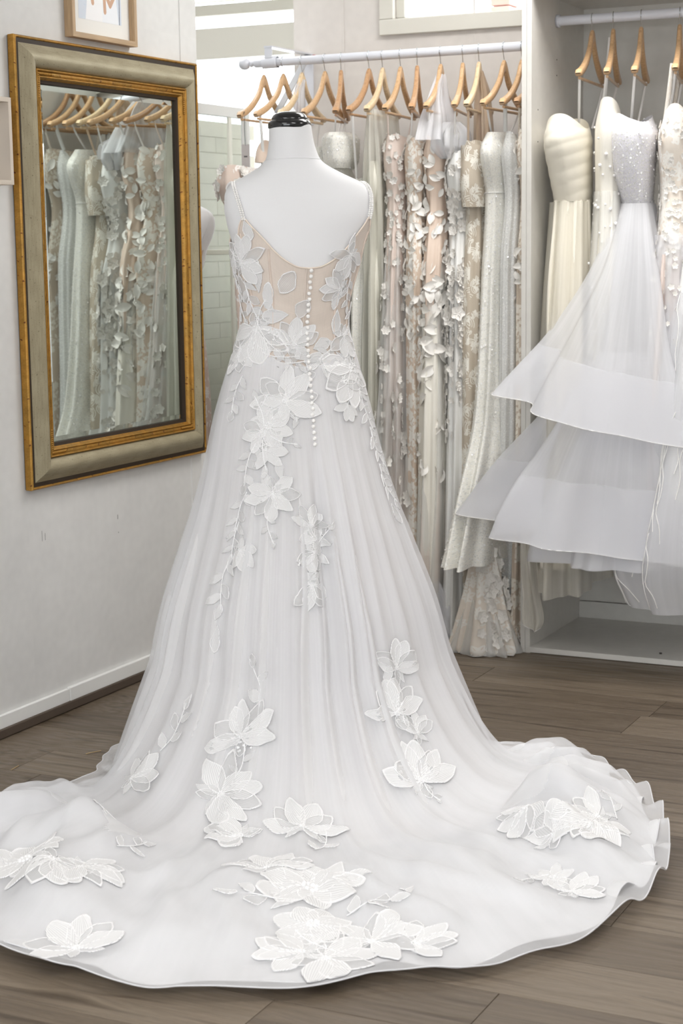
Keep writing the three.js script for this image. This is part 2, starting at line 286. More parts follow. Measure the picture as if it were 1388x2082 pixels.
// ---------------------------------------------------------------- hanging rail and open wardrobe
const RY = 1.98, RZ = -5.6, RODY = 2.052;
{
  const t = thing('hanging_rail', 'pale grey hanging rail with a round end knob fixed to the back wall', 'clothes rail', [0, 0, 0]);
  const pipe = new THREE.CylinderGeometry(0.0155, 0.0155, 1.08, 24); pipe.rotateZ(Math.PI / 2); pipe.translate(-2.52, RY, RZ);
  mesh('rail_pipe', pipe, M.rail, t);
  const knob = lathe([[0, -0.005], [0.014, -0.005], [0.0145, 0.006], [0.011, 0.01], [0.0105, 0.016], [0.013, 0.02], [0.0125, 0.024], [0.009, 0.027], [0.009, 0.03], [0.016, 0.034], [0.02, 0.042], [0.0208, 0.05], [0.019, 0.059], [0.014, 0.066], [0.006, 0.07], [0, 0.071]], 28);
  knob.rotateZ(Math.PI / 2); knob.translate(-3.055, RY, RZ);
  mesh('end_knob', knob, M.rail, t);
  const cup = lathe([[0.0195, -0.03], [0.021, -0.026], [0.021, 0.026], [0.0195, 0.03]], 24); cup.rotateZ(Math.PI / 2); cup.translate(-3.0, RY, RZ);
  const br = thing('rail_bracket', 'grey steel wall bracket holding up the knob end of the rail', 'bracket', [0, 0, 0]);
  mesh('rail_cup', cup, M.rail, br);
  mesh('bracket_arm', mergeGeometries([box(-3.016, -2.984, RY + 0.05, RY + 0.055, BZ, RZ + 0.02), box(-3.014, -2.986, RY + 0.014, RY + 0.053, RZ + 0.013, RZ + 0.018)]), M.rail, br);
  mesh('wall_plate', rbox(-3.018, -2.982, RY - 0.2, RY + 0.055, BZ, BZ + 0.006, 0.002), M.rail, br);
  const st = box(-0.013, 0.013, -0.0025, 0.0025, -0.165, 0.165); st.rotateX(Math.atan2(0.22, 0.25)); st.translate(-3.0, RY - 0.06, BZ + 0.132);
  mesh('bracket_brace', st, std(C(176, 177, 180), 0.4), br);
  mesh('sticker_remnant', box(-2.832, -2.822, RY + 0.0152, RY + 0.0162, RZ + 0.0, RZ + 0.006), std(C(214, 90, 96), 0.6), t);
}
const CX0 = -1.975, CX1 = -0.95, CZ = -5.36, CBK = -5.875;
{
  const t = thing('open_wardrobe', 'tall white open wardrobe with a hanging rod, at the right', 'wardrobe', [0, 0, 0]);
  mesh('side_panel', rbox(CX0, CX0 + 0.016, 0, 2.35, CBK - 0.01, CZ, 0.001), M.cabinet, t);
  mesh('side_panel', rbox(CX0 + 0.0168, CX0 + 0.033, 0, 2.35, CBK - 0.01, CZ, 0.001), M.cabinet, t);
  mesh('side_panel', rbox(CX1 - 0.03, CX1, 0, 2.35, CBK - 0.01, CZ, 0.001), M.cabinet, t);
  mesh('top_panel', rbox(CX0 + 0.033, CX1 - 0.03, 2.118, 2.15, CBK, CZ, 0.001), M.cabinet, t);
  mesh('bottom_shelf', rbox(CX0 + 0.033, CX1 - 0.03, 0.002, 0.02, CBK, CZ, 0.001), M.cabinet, t);
  mesh('back_panel', box(CX0 + 0.033, CX1 - 0.03, 0.082, 2.118, CBK - 0.008, CBK), M.cabinet, t);
  mesh('back_rail', rbox(CX0 + 0.033, CX1 - 0.03, 0.02, 0.079, CBK - 0.006, CBK + 0.004, 0.001), M.cabinet, t);
  const rod = new THREE.CylinderGeometry(0.0155, 0.0155, CX1 - CX0 - 0.067, 24); rod.rotateZ(Math.PI / 2); rod.translate((CX0 + CX1) / 2, RODY, RZ);
  mesh('hanging_rod', rod, M.rail, t);
  const so = lathe([[0.0, 0], [0.021, 0], [0.021, 0.01], [0.0155, 0.0105]], 24); so.rotateZ(-Math.PI / 2); so.translate(CX0 + 0.033, RODY, RZ);
  mesh('rod_socket', so, M.rail, t);
  const hole = std(C(70, 64, 58), 0.8);
  for (const [y, z] of [[1.93, -5.6], [1.88, -5.6], [1.76, -5.42], [1.66, -5.42], [1.0, -5.42], [0.9, -5.42]]) { const h = new THREE.CylinderGeometry(0.0022, 0.0022, 0.001, 10); h.rotateZ(Math.PI / 2); h.translate(CX0 + 0.0333, y, z); mesh('peg_hole', h, hole, t); }
  const scuff = new THREE.CylinderGeometry(0.005, 0.004, 0.004, 7); scuff.translate(-1.52, 0.022, -5.43); mesh('shelf_scuff', scuff, hole, t);
}
// ---------------------------------------------------------------- wooden hangers
const woodTex = (r0, g0, b0) => dataTex(256, 128, (x, y) => { const g = N(x / 40, y / 4, 1) * 20 + N(x / 12, y / 2, 4) * 12; return [r0 + g, g0 + g, b0 + g * 0.9]; });
const hangerMats = [phys(0xffffff, 0.35, { map: woodTex(206, 168, 126), clearcoat: 0.3 }), phys(0xffffff, 0.35, { map: woodTex(224, 198, 160), clearcoat: 0.3 }), phys(0xffffff, 0.35, { map: woodTex(190, 148, 108), clearcoat: 0.3 })];
const hangerGeo = (() => {
  // one arm: swept tapering section along a curved line from the neck to the shoulder end
  const arm = (s) => grid(10, 22, (u, v) => {
    const a = u * 2 * Math.PI, x = s * (0.002 + 0.205 * v), y = -0.005 - 0.128 * Math.pow(v, 0.8) - 0.018 * Math.sin(Math.PI * v) + 0.012 * Math.exp(-Math.pow((v - 0.06) / 0.07, 2));
    const hh = mixv(0.019, 0.0115, smooth(0, 0.35, v)) * (v > 0.95 ? Math.sqrt(Math.max(0.02, 1 - Math.pow((v - 0.95) / 0.05, 2))) : 1) * (Math.abs(v - 0.86) < 0.03 ? 0.82 : 1), ww = mixv(0.0075, 0.012, v) * (v > 0.97 ? 0.7 : 1);
    const e = 0.6, ca = Math.sign(Math.cos(a)) * Math.pow(Math.abs(Math.cos(a)), e), sa = Math.sign(Math.sin(a)) * Math.pow(Math.abs(Math.sin(a)), e);
    return [x, y + hh * sa, ww * ca];
  }, 1, 2);
  const cap = new THREE.SphereGeometry(0.016, 12, 8); cap.scale(0.75, 1.15, 0.5); cap.translate(0, -0.004, 0);
  const body = merge([arm(1), arm(-1), cap]);
  const bar = new THREE.CylinderGeometry(0.0048, 0.0048, 0.375, 10); bar.rotateZ(Math.PI / 2); bar.translate(0, -0.146, 0);
  const hook = (h) => { const p = [[0, 0.012, 0], [0, 0.02, 0], [0.001, h - 0.036, 0]]; for (let k = 0; k <= 9; k++) { const a = rad(-55 + k * 30); p.push([Math.cos(a) * 0.0174, h + Math.sin(a) * 0.0174, 0]); } return tube(p, 0.0015, 48, 6); };
  return { body, bar, hook };
})();
function hanger(x, y, z, turn, matIx, label, drop, group) {
  const t = thing('wooden_hanger', label, 'clothes hanger', [x, y - drop, z], turn, group);
  mesh('hanger_arms', hangerGeo.body, hangerMats[matIx], t);
  mesh('trouser_bar', hangerGeo.bar, hangerMats[matIx], t);
  mesh('hook', hangerGeo.hook(drop), M.chrome, t);
  return t;
}

// ---------------------------------------------------------------- dress form
const TORSO = { a: table([[0.86, 0.15], [0.95, 0.163], [1.0, 0.163], [1.06, 0.155], [1.15, 0.131], [1.2, 0.134], [1.3, 0.157], [1.355, 0.167], [1.4, 0.183], [1.44, 0.191], [1.465, 0.19], [1.485, 0.181], [1.502, 0.16], [1.516, 0.13], [1.53, 0.103], [1.545, 0.079], [1.556, 0.068], [1.575, 0.061], [1.6, 0.0555], [1.655, 0.0505]]),
  bb: table([[0.86, 0.115], [1.0, 0.115], [1.15, 0.09], [1.25, 0.1], [1.34, 0.11], [1.4, 0.107], [1.45, 0.094], [1.485, 0.08], [1.51, 0.071], [1.535, 0.064], [1.556, 0.059], [1.6, 0.0525], [1.655, 0.0485]]),
  bf: table([[0.86, 0.1], [1.0, 0.11], [1.15, 0.095], [1.28, 0.125], [1.34, 0.13], [1.42, 0.1], [1.48, 0.068], [1.53, 0.05], [1.556, 0.05], [1.655, 0.0485]]),
  cx: table([[0.9, 0.0], [1.1, 0.006], [1.3, 0.018], [1.45, 0.027], [1.56, 0.014], [1.66, 0.009]]), cz: table([[1.3, 0], [1.5, -0.004], [1.56, -0.012], [1.66, -0.018]]) };
function torso(phi, y, off = 0) {   // phi measured from the middle of the back, positive to the viewer's right
  const s = Math.sin(phi), c = Math.cos(phi), e = 0.9, x = Math.sign(s) * Math.pow(Math.abs(s), e), z = Math.sign(c) * Math.pow(Math.abs(c), e), a = TORSO.a(y), b = c > 0 ? TORSO.bb(y) : TORSO.bf(y);
  // shoulder blades and the hollow of the spine
  const blade = 0.006 * Math.exp(-Math.pow((Math.abs(phi) - 0.55) / 0.3, 2) - Math.pow((y - 1.39) / 0.07, 2)) - 0.004 * Math.exp(-Math.pow(phi / 0.14, 2)) * smooth(1.16, 1.28, y) * (1 - smooth(1.42, 1.5, y));
  return [TORSO.cx(y) + x * (a + off), y, TORSO.cz(y) + z * (b + off + blade)];
}
const DC = [-2.06, 0, -3.93], DTURN = rad(43.7);
const clothTex = dataTex(256, 256, (x, y) => 128 + 60 * N(x / 3, y / 3, 1) + 30 * N(x / 9, y / 9, 5), false);
const formCloth = std(C(235, 235, 237), 0.75, { bumpMap: rep(clothTex, 6, 6), bumpScale: 0.0004 });
function dressForm(label, pos, turn, height) {
  const t = thing('dress_form', label, 'dress form', pos, turn);
  mesh('torso', grid(96, 120, (u, v) => torso(u * 2 * Math.PI + Math.PI, mixv(1.641, 0.86, v))), formCloth, t);
  const cap = lathe([[0, 0.036], [0.02, 0.0352], [0.033, 0.032], [0.04, 0.0265], [0.0435, 0.02], [0.044, 0.0165], [0.0435, 0.0145], [0.048, 0.013], [0.0515, 0.009], [0.053, 0.003], [0.0525, -0.004], [0.05, -0.006]], 48); cap.scale(1.03, 1, 0.98); cap.translate(0.009, 1.637, -0.017);
  mesh('neck_cap', cap, M.black, t);
  const seamLine = (pts) => tube(pts, 0.0009, 60, 5);
  mesh('neck_seam', seamLine(Array.from({ length: 41 }, (_, i) => { const p = -Math.PI + i / 40 * 2 * Math.PI; return torso(p, 1.553 + 0.004 * Math.cos(p), 0.0004); })), formCloth, t);
  for (const s of [-1, 1]) mesh('arm_seam', seamLine(Array.from({ length: 16 }, (_, i) => torso(s * (0.93 + 0.28 * (1 - i / 15) - 0.16 * Math.sin(i / 15 * Math.PI)), 1.487 - 0.2 * i / 15, 0.0003))), formCloth, t);
  // hand stitches down the middle of the back
  const st = []; for (let i = 0; i < 26; i++) { const y = 1.47 - i * 0.0072, a = torso(0.03 + 0.02 * Math.sin(i * 2.1), y, 0.0008), b = torso(0.03 + 0.03 * Math.sin(i * 3.3), y - 0.006, 0.0008); st.push(tube([a, b], 0.0008, 2, 5)); }
  mesh('centre_stitching', merge(st), formCloth, t);
  const pole = new THREE.CylinderGeometry(0.014, 0.014, 0.87, 16); pole.translate(0, 0.45, 0); mesh('stand_pole', pole, M.chrome, t);
  mesh('stand_base', lathe([[0, 0.03], [0.02, 0.028], [0.15, 0.014], [0.165, 0.006], [0.165, 0]], 40), M.chrome, t);
  return t;
}
dressForm('white cloth dress form with a black neck cap wearing the lace appliqué gown', DC, DTURN);

// ---------------------------------------------------------------- the wedding gown
const gown = thing('wedding_dress', 'ivory tulle wedding dress with lace flowers, pearl buttons and a long train', 'wedding dress', DC, DTURN);
const necklineY = table([[0, 1.289], [0.12, 1.291], [0.3, 1.304], [0.5, 1.328], [0.7, 1.362], [0.86, 1.392], [0.98, 1.412], [1.1, 1.395], [1.3, 1.358], [1.6, 1.345], [2.2, 1.37], [3.2, 1.36]]);
const wrapPhi = (p) => Math.atan2(Math.sin(p), Math.cos(p));
function bodiceAt(phi, y, off) {
  const wr = 0.0016 * Math.sin(y * 90 + phi * 9 + 2 * N(phi * 4, y * 12)) * smooth(0.02, 0.2, Math.abs(phi)) * (1 - smooth(0.35, 0.6, Math.abs(phi))) * smooth(1.1, 1.16, y) * (1 - smooth(1.24, 1.28, y));
  return torso(phi, y, 0.0045 + off + wr);
}
const satinTex = dataTex(256, 256, (x, y) => 246 + 5 * N(x / 40, y / 3, 2) + 4 * N(x / 3, y / 40, 4));
const nude = phys(C(229, 216, 205), 0.5, { sheen: 0.5, sheenColor: new THREE.Color(1, 0.95, 0.9), sheenRoughness: 0.5, map: satinTex });
mesh('bodice', grid(120, 40, (u, v) => { const p = wrapPhi(u * 2 * Math.PI + Math.PI); return bodiceAt(p, mixv(necklineY(Math.abs(p)), 1.0, v), 0); }, 3, 2), nude, gown);
mesh('neckline_binding', tube(Array.from({ length: 121 }, (_, i) => { const p = -Math.PI + i / 120 * 2 * Math.PI; return bodiceAt(p, necklineY(Math.abs(p)), 0.0008); }), 0.0021, 240, 6), phys(C(240, 226, 212), 0.45), gown);
for (const p of [-0.62, -1.15, 0.6, 1.15]) mesh('boning_channel', tube(Array.from({ length: 12 }, (_, i) => bodiceAt(p * (1 - 0.1 * i / 11), mixv(necklineY(Math.abs(p)) - 0.01, 1.06, i / 11), 0.0006)), 0.0026, 40, 6), phys(C(226, 210, 198), 0.5), gown);

// skirt: phi round the body, u 0..1 from the hip to the floor, 1..2 along the train
const RA = table([[1.15, 0.131], [1.09, 0.15], [1.06, 0.16], [0.965, 0.184], [0.82, 0.214], [0.7, 0.244], [0.6, 0.276], [0.44, 0.326], [0.3, 0.358], [0.19, 0.392], [0.09, 0.424], [0, 0.452]]);
const ROUT = table([[-185, 0.5], [-150, 0.5], [-129, 0.515], [-99, 0.525], [-93, 0.57], [-87, 0.65], [-80, 0.8], [-66, 1.08], [-52, 1.27], [-41, 1.37], [-33, 1.425], [-24, 1.458], [-16, 1.436], [-9, 1.395], [-5, 1.412], [4, 1.378], [10, 1.335], [16, 1.275], [24, 1.197], [31, 1.105], [37, 1.035], [48, 0.93], [57, 0.84], [69, 0.75], [79, 0.645], [88, 0.53], [100, 0.49], [130, 0.48], [185, 0.5]]);
const PLEATS = [[-142, 1, 7], [-118, 0.8, 6], [-97, 1, 5], [-81, 1.1, 4.5], [-66, 0.7, 4], [-55, 0.9, 5], [-43, 1.2, 3.6], [-33, 0.9, 3], [-24, 0.6, 3], [-16, 1.1, 3.2], [-7, 0.8, 2.6], [2.5, 1.2, 2.6], [12, 1.1, 3], [22, 0.6, 3.5], [33, 0.9, 5], [47, 1, 5], [62, 1, 5], [78, 1.2, 5], [96, 1, 6], [118, 0.9, 7], [140, 1, 8], [163, 1, 8], [-165, 1, 8]];
function pleat(deg, shift = 0) { let s = 0; for (const [c, a, w] of PLEATS) { const d = (deg - c - shift) / w; if (Math.abs(d) < 4) s += a * Math.exp(-Math.pow(Math.abs(d), 1.35)); } return s; }
const trainW = (deg) => smooth(-108, -50, deg) * (1 - smooth(26, 90, deg));
function floorAt(deg, phi, r, f, span, layer) {   // height of the train over the floor
  const X = r * Math.sin(phi), Z = r * Math.cos(phi), tw = trainW(deg), wx = X + 0.12 * N(X * 3, Z * 3, 8), wz = Z + 0.12 * N(X * 3 + 9, Z * 3, 8);
  const side = 0.35 + 0.65 * Math.max(smooth(8, 30, deg), smooth(-40, -62, deg));
  const roll = Math.max(-0.004, (pleat(deg + 8 * f * N(deg / 30, 3), 4 * f) - 0.5) * 0.03) * (1 - 0.85 * smooth(0.0, 0.6, f));
  const ridge = (q, w) => { const k = Math.max(0, 1 - Math.abs(q) / w); return k * k * (3 - 2 * k); };
  const folds = (0.075 * ridge(N(deg / 11 + 1.2 * N(r * 2.4, 5), r * 1.2, 1), 0.36) * side * (1 - 0.5 * f) + 0.016 * ridge(N(deg / 8 + 1.2 * N(r * 2, 2), r * 1.1 + 7, 3), 0.34)) * smooth(0.05, 0.4, f) + 0.05 * Math.max(0, N(wx * 1.7 + 4, wz * 1.7, 2)) * side + 0.014 * ridge(N(r * 2.6 + 0.6 * N(deg / 20, 4), deg / 34, 9), 0.3) * smooth(5, 25, deg);
  const big = 0.08 * Math.exp(-Math.pow((deg + 54 - 16 * f) / 7, 2)) * smooth(0, 0.25, f) * (1 - 0.6 * f) + 0.065 * Math.exp(-Math.pow((deg - 34 + 12 * f) / 7, 2)) * smooth(0, 0.2, f) * (1 - 0.6 * f) + 0.02 * Math.exp(-Math.pow((deg - 62) / 9, 2)) * (1 - 0.3 * f);
  const wave = 0.5 + 0.5 * Math.sin(deg * (0.5 + 0.3 * smooth(5, 30, deg)) + 5 * N(deg / 17, 2, layer * 0.5)), edge = 0.026 * wave * smooth(0.86, 0.99, f) * (0.35 + 0.9 * smooth(0, 25, deg) * (1 - smooth(50, 75, deg)));
  return Math.max(0.004 + layer * 0.0035, 0.006 + span * ((roll + folds + big + 0.012) * (1 - 0.7 * smooth(0.7, 0.97, f)) + edge) + layer * 0.006);
}
const YB = 0.3, yTop = (deg) => 1.05 + 0.045 * smooth(4, 60, Math.abs(deg));
function skirtAt(phi, u, layer) {   // layer: 0 lining, 1 inner tulle, 2 outer tulle
  const deg = wrapPhi(phi) * 180 / Math.PI, tw = trainW(deg), off = [-0.012, 0, 0.007][layer], sh = [4, 2.2, 0][layer];
  const hang = Math.min(u, 1), yy = mixv(yTop(deg), 0.0, Math.pow(hang, 0.92)), y = Math.max(yy, YB);
  const flare = layer === 2 ? 0.03 * Math.pow(Math.max(0, (0.9 - y) / 0.9), 2) * smooth(20, 60, deg) : 0;
  const amp = 0.029 * smooth(1.03, 0.35, y);
  const fl = (pleat(deg, sh + 2.5 * N(y * 3, deg / 25, layer)) - 0.45) * amp * (layer === 0 ? 0.5 : 1);
  const inv = -0.016 * Math.exp(-Math.pow((deg + 2) / 3.2, 2)) * smooth(0.86, 0.7, y) * smooth(0.1, 0.4, y);
  let r = RA(y) + flare + fl + inv + off * smooth(1.1, 0.9, y) + 0.0035, hy = y;
  const flat = mixv(0.72, 1, smooth(1.12, 0.62, y)), cx = TORSO.cx(Math.max(0.9, y));
  if (yy < YB) {
    const fold0 = (pleat(deg, sh) - 0.45) * 0.018, rc = mixv(0.455, 0.66, tw) + off + fold0 + flare * 1.6;
    const lim = layer === 0 ? rc + 0.02 : ROUT(deg) - (layer === 1 ? 0.035 + 0.014 * Math.sin(deg * 0.5) + 0.02 * N(deg / 9, 4) : 0) + 0.012 * N(deg / 7, 1, layer);
    const R = Math.max(lim, rc + 0.014), span = smooth(0.02, 0.4, R - rc);
    if (u <= 1) {
      const t = 1 - yy / YB, P0 = [r, YB], P1 = [mixv(r + 0.09, r + 0.12, tw), mixv(0.07, 0.035, tw)], P2 = [rc, floorAt(deg, phi, rc, 0, span, layer)];
      r = (1 - t) * (1 - t) * P0[0] + 2 * t * (1 - t) * P1[0] + t * t * P2[0]; hy = (1 - t) * (1 - t) * P0[1] + 2 * t * (1 - t) * P1[1] + t * t * P2[1];
    } else { const f = u - 1; r = mixv(rc, R, f); hy = floorAt(deg, phi, r, f, span, layer); }
  }
  return [cx + r * Math.sin(phi), hy, r * flat * Math.cos(phi)];
}
const skirtGrid = (layer, nu, nv, top) => grid(nu, nv, (a, b) => skirtAt(a * 2 * Math.PI + Math.PI, b < 0.55 ? mixv(top, 1, b / 0.55) : 1 + (b - 0.55) / 0.45, layer));
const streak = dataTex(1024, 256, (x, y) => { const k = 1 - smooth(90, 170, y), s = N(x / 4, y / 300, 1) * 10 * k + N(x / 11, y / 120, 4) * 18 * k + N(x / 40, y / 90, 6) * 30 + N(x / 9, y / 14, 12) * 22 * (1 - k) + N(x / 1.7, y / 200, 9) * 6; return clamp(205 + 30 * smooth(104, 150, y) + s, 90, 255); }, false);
const lining = phys(C(230, 216, 206), 0.5, { sheen: 0.4, sheenColor: new THREE.Color(1, 0.97, 0.95), sheenRoughness: 0.5 });
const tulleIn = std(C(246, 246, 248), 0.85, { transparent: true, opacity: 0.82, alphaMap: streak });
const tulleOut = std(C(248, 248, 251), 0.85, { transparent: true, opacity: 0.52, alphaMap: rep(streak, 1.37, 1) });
mesh('skirt_lining', skirtGrid(0, 240, 70, 0), lining, gown);
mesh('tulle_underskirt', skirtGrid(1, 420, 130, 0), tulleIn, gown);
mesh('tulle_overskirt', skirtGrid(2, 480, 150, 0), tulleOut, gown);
for (const layer of [1, 2]) mesh('hem_cord', tube(Array.from({ length: 361 }, (_, i) => skirtAt(Math.PI + i / 360 * 2 * Math.PI, 2, layer)), 0.0016, 900, 5), std(C(246, 246, 249), 0.7, { transparent: true, opacity: 0.75 }), gown);

// pearl buttons down the back, pearl straps
const pearlG = new THREE.SphereGeometry(0.0052, 14, 10);
for (let i = 0; i < 31; i++) {
  const y = 1.283 - i * 0.01395, back = y > 1.052 ? bodiceAt(0.02, y, 0.004) : (() => { const u = Math.pow((1.0501 - y) / 1.0501, 1 / 0.92), p = skirtAt(0.02 - 0.02 * smooth(1.07, 0.86, y), u, 2); return [p[0], p[1], p[2] + 0.004]; })();
  const b = mesh('pearl_button', pearlG, M.pearl, gown); b.position.set(back[0] + 0.0012 * Math.sin(i * 2.7), y, back[2]);
}
mesh('button_placket', tube(Array.from({ length: 26 }, (_, i) => { return bodiceAt(-0.03, 1.287 - i * 0.0092, 0.001); }), 0.002, 50, 5), nude, gown);
for (const s of [-1, 1]) {
  const path = new THREE.CatmullRomCurve3([torso(s * 0.97, 1.409, 0.007), torso(s * 1.0, 1.44, 0.006), torso(s * 1.08, 1.47, 0.005), torso(s * 1.25, 1.491, 0.005), torso(s * 1.5, 1.5, 0.005), torso(s * 1.95, 1.487, 0.005), torso(s * 2.25, 1.45, 0.006), torso(s * 2.35, 1.4, 0.008), torso(s * 2.35, 1.37, 0.01)].map((p) => new THREE.Vector3(...p)));
  const gs = []; for (let i = 0; i <= 54; i++) for (const o of [-1, 1]) { const p = path.getPointAt(i / 54), b = new THREE.SphereGeometry(0.003, 8, 6); b.translate(p.x + o * 0.0026, p.y, p.z + o * 0.0012); gs.push(b); }
  mesh('pearl_strap', merge(gs), M.pearl, gown);
}

// ---------------------------------------------------------------- lace motifs sewn on the gown
const surf = (phi, s, off = 0) => {
  if (s < 0) return bodiceAt(phi, 1.05 - s, 0.0012 + off);
  const top = yTop(wrapPhi(phi) * 180 / Math.PI), p = skirtAt(phi, Math.pow((top - 1.05) / top, 1 / 0.92) + s, 2);
  return p;
};
const gownMatrix = new THREE.Matrix4().makeRotationY(DTURN).setPosition(...DC);
const spots = [];
for (let d = -158; d <= 120; d += 1.25) for (let s = -0.34; s <= 0.984; s += s < 0 ? 0.008 : 0.01) { const w = new THREE.Vector3(...surf(rad(d), s)).applyMatrix4(gownMatrix); spots.push([rad(d), s, ...toPx(w)]); }
for (let d = -85; d <= 80; d += 1) for (let s = 0.985; s <= 1.985; s += 0.012) { const w = new THREE.Vector3(...surf(rad(d), s)).applyMatrix4(gownMatrix); spots.push([rad(d), s, ...toPx(w)]); }
function spotAt(px, py) {
  let best = null, bd = 1e9; const near = [];
  for (const p of spots) { const d = Math.hypot(p[2] - px, p[3] - py); if (d < 7) near.push(p); if (d < bd) { bd = d; best = p; } }
  if (near.length) { const dmin = Math.min(...near.map((p) => p[4])); const f = near.filter((p) => p[4] < dmin + 0.05); f.sort((a, b) => Math.hypot(a[2] - px, a[3] - py) - Math.hypot(b[2] - px, b[3] - py)); return f[0]; }
  return best;
}
const sub = (a, b) => [a[0] - b[0], a[1] - b[1], a[2] - b[2]], dot = (a, b) => a[0] * b[0] + a[1] * b[1] + a[2] * b[2], len = (a) => Math.hypot(...a), scl = (a, k) => a.map((x) => x * k), add = (a, b) => [a[0] + b[0], a[1] + b[1], a[2] + b[2]], cross = (a, b) => [a[1] * b[2] - a[2] * b[1], a[2] * b[0] - a[0] * b[2], a[0] * b[1] - a[1] * b[0]];
// sew: a function (p right, q up the surface, lift) -> point on the gown
function sew(phi, s) {
  const side = s < 0 ? -1 : 1, hs = 0.01, hp = 0.03;
  const e0 = surf(phi, s), A = scl(sub(surf(phi + hp, s), surf(phi - hp, s)), 1 / (2 * hp)), s1 = side < 0 ? Math.min(s + hs, -1e-5) : s + hs, s0 = side < 0 ? s - hs : Math.max(s - hs, 0), B = scl(sub(surf(phi, s1), surf(phi, s0)), 1 / (s1 - s0));
  const la = len(A), e1 = scl(A, 1 / la), bp = dot(B, e1), B2 = sub(B, scl(e1, bp)), lb = len(B2);
  return (p, q, lift = 0) => {
    const ds0 = -q / lb;
    let ns = s + ds0; if (s >= 0 && ns < 0) ns = ns * lb; else if (s < 0 && ns > 0) ns = ns / 1.1;
    ns = Math.min(ns, 1.985);
    const nphi = phi + (p - bp * ds0) / la;
    const P = surf(nphi, ns), P1 = surf(nphi + 0.02, ns), P2 = surf(nphi, ns + (ns < 0 ? -0.006 : 0.008) * (ns < 0 ? -1 : 1));
    let n = cross(sub(P2, P), sub(P1, P)); n = scl(n, 1 / (len(n) || 1));
    if (n[1] < -0.3 || (ns < 0.98 && n[0] * P[0] + n[2] * P[2] < 0) || (ns >= 0.98 && n[1] < 0)) n = scl(n, -1);
    return add(P, scl(n, 0.0012 + lift));
  };
}
const threadTex = canvasTex(256, 256, (c, w, h) => {
  c.fillStyle = '#f3f2f3'; c.fillRect(0, 0, w, h); const r = rng(4);
  for (let i = 0; i < 46; i++) { const x = (i + 0.5) / 46 * w; c.strokeStyle = i % 4 ? 'rgba(255,255,255,0.75)' : 'rgba(196,194,196,0.9)'; c.lineWidth = i % 4 ? 2.6 : 2.2; c.beginPath(); c.moveTo(w / 2 + (x - w / 2) * 0.3, 0); c.bezierCurveTo(x + 6 * r(), h * 0.3, x - 8 * r(), h * 0.7, w / 2 + (x - w / 2) * 0.8, h); c.stroke(); }
});
const threadMat = std(0xffffff, 0.7, { map: threadTex, bumpMap: threadTex, bumpScale: 0.0008, transparent: true, vertexColors: true });
const cordMat = std(C(252, 252, 253), 0.6);
const mr = rng(77);
// one petal or leaf: base at (ox, oy), pointing dir degrees clockwise from up; raised cord round an embroidered field
function petal(at, ox, oy, dir, L, W, style, name, parent, lift = 0) {
  const n = 26, ca = Math.cos(rad(dir)), sa = Math.sin(rad(dir)), wob = mr() * 9, bend = (mr() - 0.5) * 0.35 * L;
  const half = style === 'leaf' ? (s) => Math.pow(Math.sin(Math.PI * Math.pow(s, 0.82)), 0.85) * (1 - 0.25 * s) : style === 'round' ? (s) => Math.pow(Math.sin(Math.PI * Math.pow(s, 1.25)), 0.62) : (s) => Math.pow(Math.sin(Math.PI * Math.pow(s, 1.05)), 0.72);
  const out = []; for (let i = 0; i < n; i++) { const a = i / n * 2 * Math.PI, s = (1 - Math.cos(a)) / 2, w = half(clamp(s, 0.001, 0.999)) * W * (1 + 0.09 * Math.sin(wob + a * 3) + 0.06 * Math.sin(wob * 2 + a * 7)); out.push([Math.sign(Math.sin(a)) * w + bend * s * s, s * L]); }
  const rings = [[0, 0.0005], [0.4, 0.0005], [0.74, 0.0004], [0.87, 0.0003], [0.89, 0.001], [0.94, 0.0016], [0.985, 0.001], [1, -0.0008]];
  const field = style === 'sheer' ? 0.5 : style === 'leaf' ? 0.82 : 0.9, col = [];
  const p = [], uv = [], ix = [], cx = bend * 0.25, cy = L * 0.5;
  rings.forEach(([k, h]) => { for (let i = 0; i < n; i++) { const x = mixv(cx, out[i][0], k), y = mixv(cy, out[i][1], k), gx = ox + x * ca + y * sa, gy = oy - x * sa + y * ca; p.push(...at(gx, gy, h + lift)); uv.push(0.5 + x / (2.2 * W), y / L); col.push(1, 1, 1, k < 0.88 ? field : 1); } });
  for (let j = 0; j < rings.length - 1; j++) for (let i = 0; i < n; i++) { const a = j * n + i, b = j * n + (i + 1) % n, c = a + n, d = b + n; ix.push(a, c, b, b, c, d); }
  const g = new THREE.BufferGeometry(); g.setAttribute('position', new THREE.Float32BufferAttribute(p, 3)); g.setAttribute('uv', new THREE.Float32BufferAttribute(uv, 2)); g.setAttribute('color', new THREE.Float32BufferAttribute(col, 4)); g.setIndex(ix); g.computeVertexNormals();
  return mesh(name, g, threadMat, parent);
}
function beadsAt(at, list, r, name, parent) { const gs = list.map(([x, y]) => { const b = new THREE.SphereGeometry(r, 8, 6); b.translate(...at(x, y, 0.0015)); return b; }); return mesh(name, merge(gs), cordMat, parent); }
function stem(at, pts, parent) { return mesh('stem', tube(pts.map(([x, y]) => at(x, y, 0.0006)), 0.0015, 14, 5), cordMat, parent); }
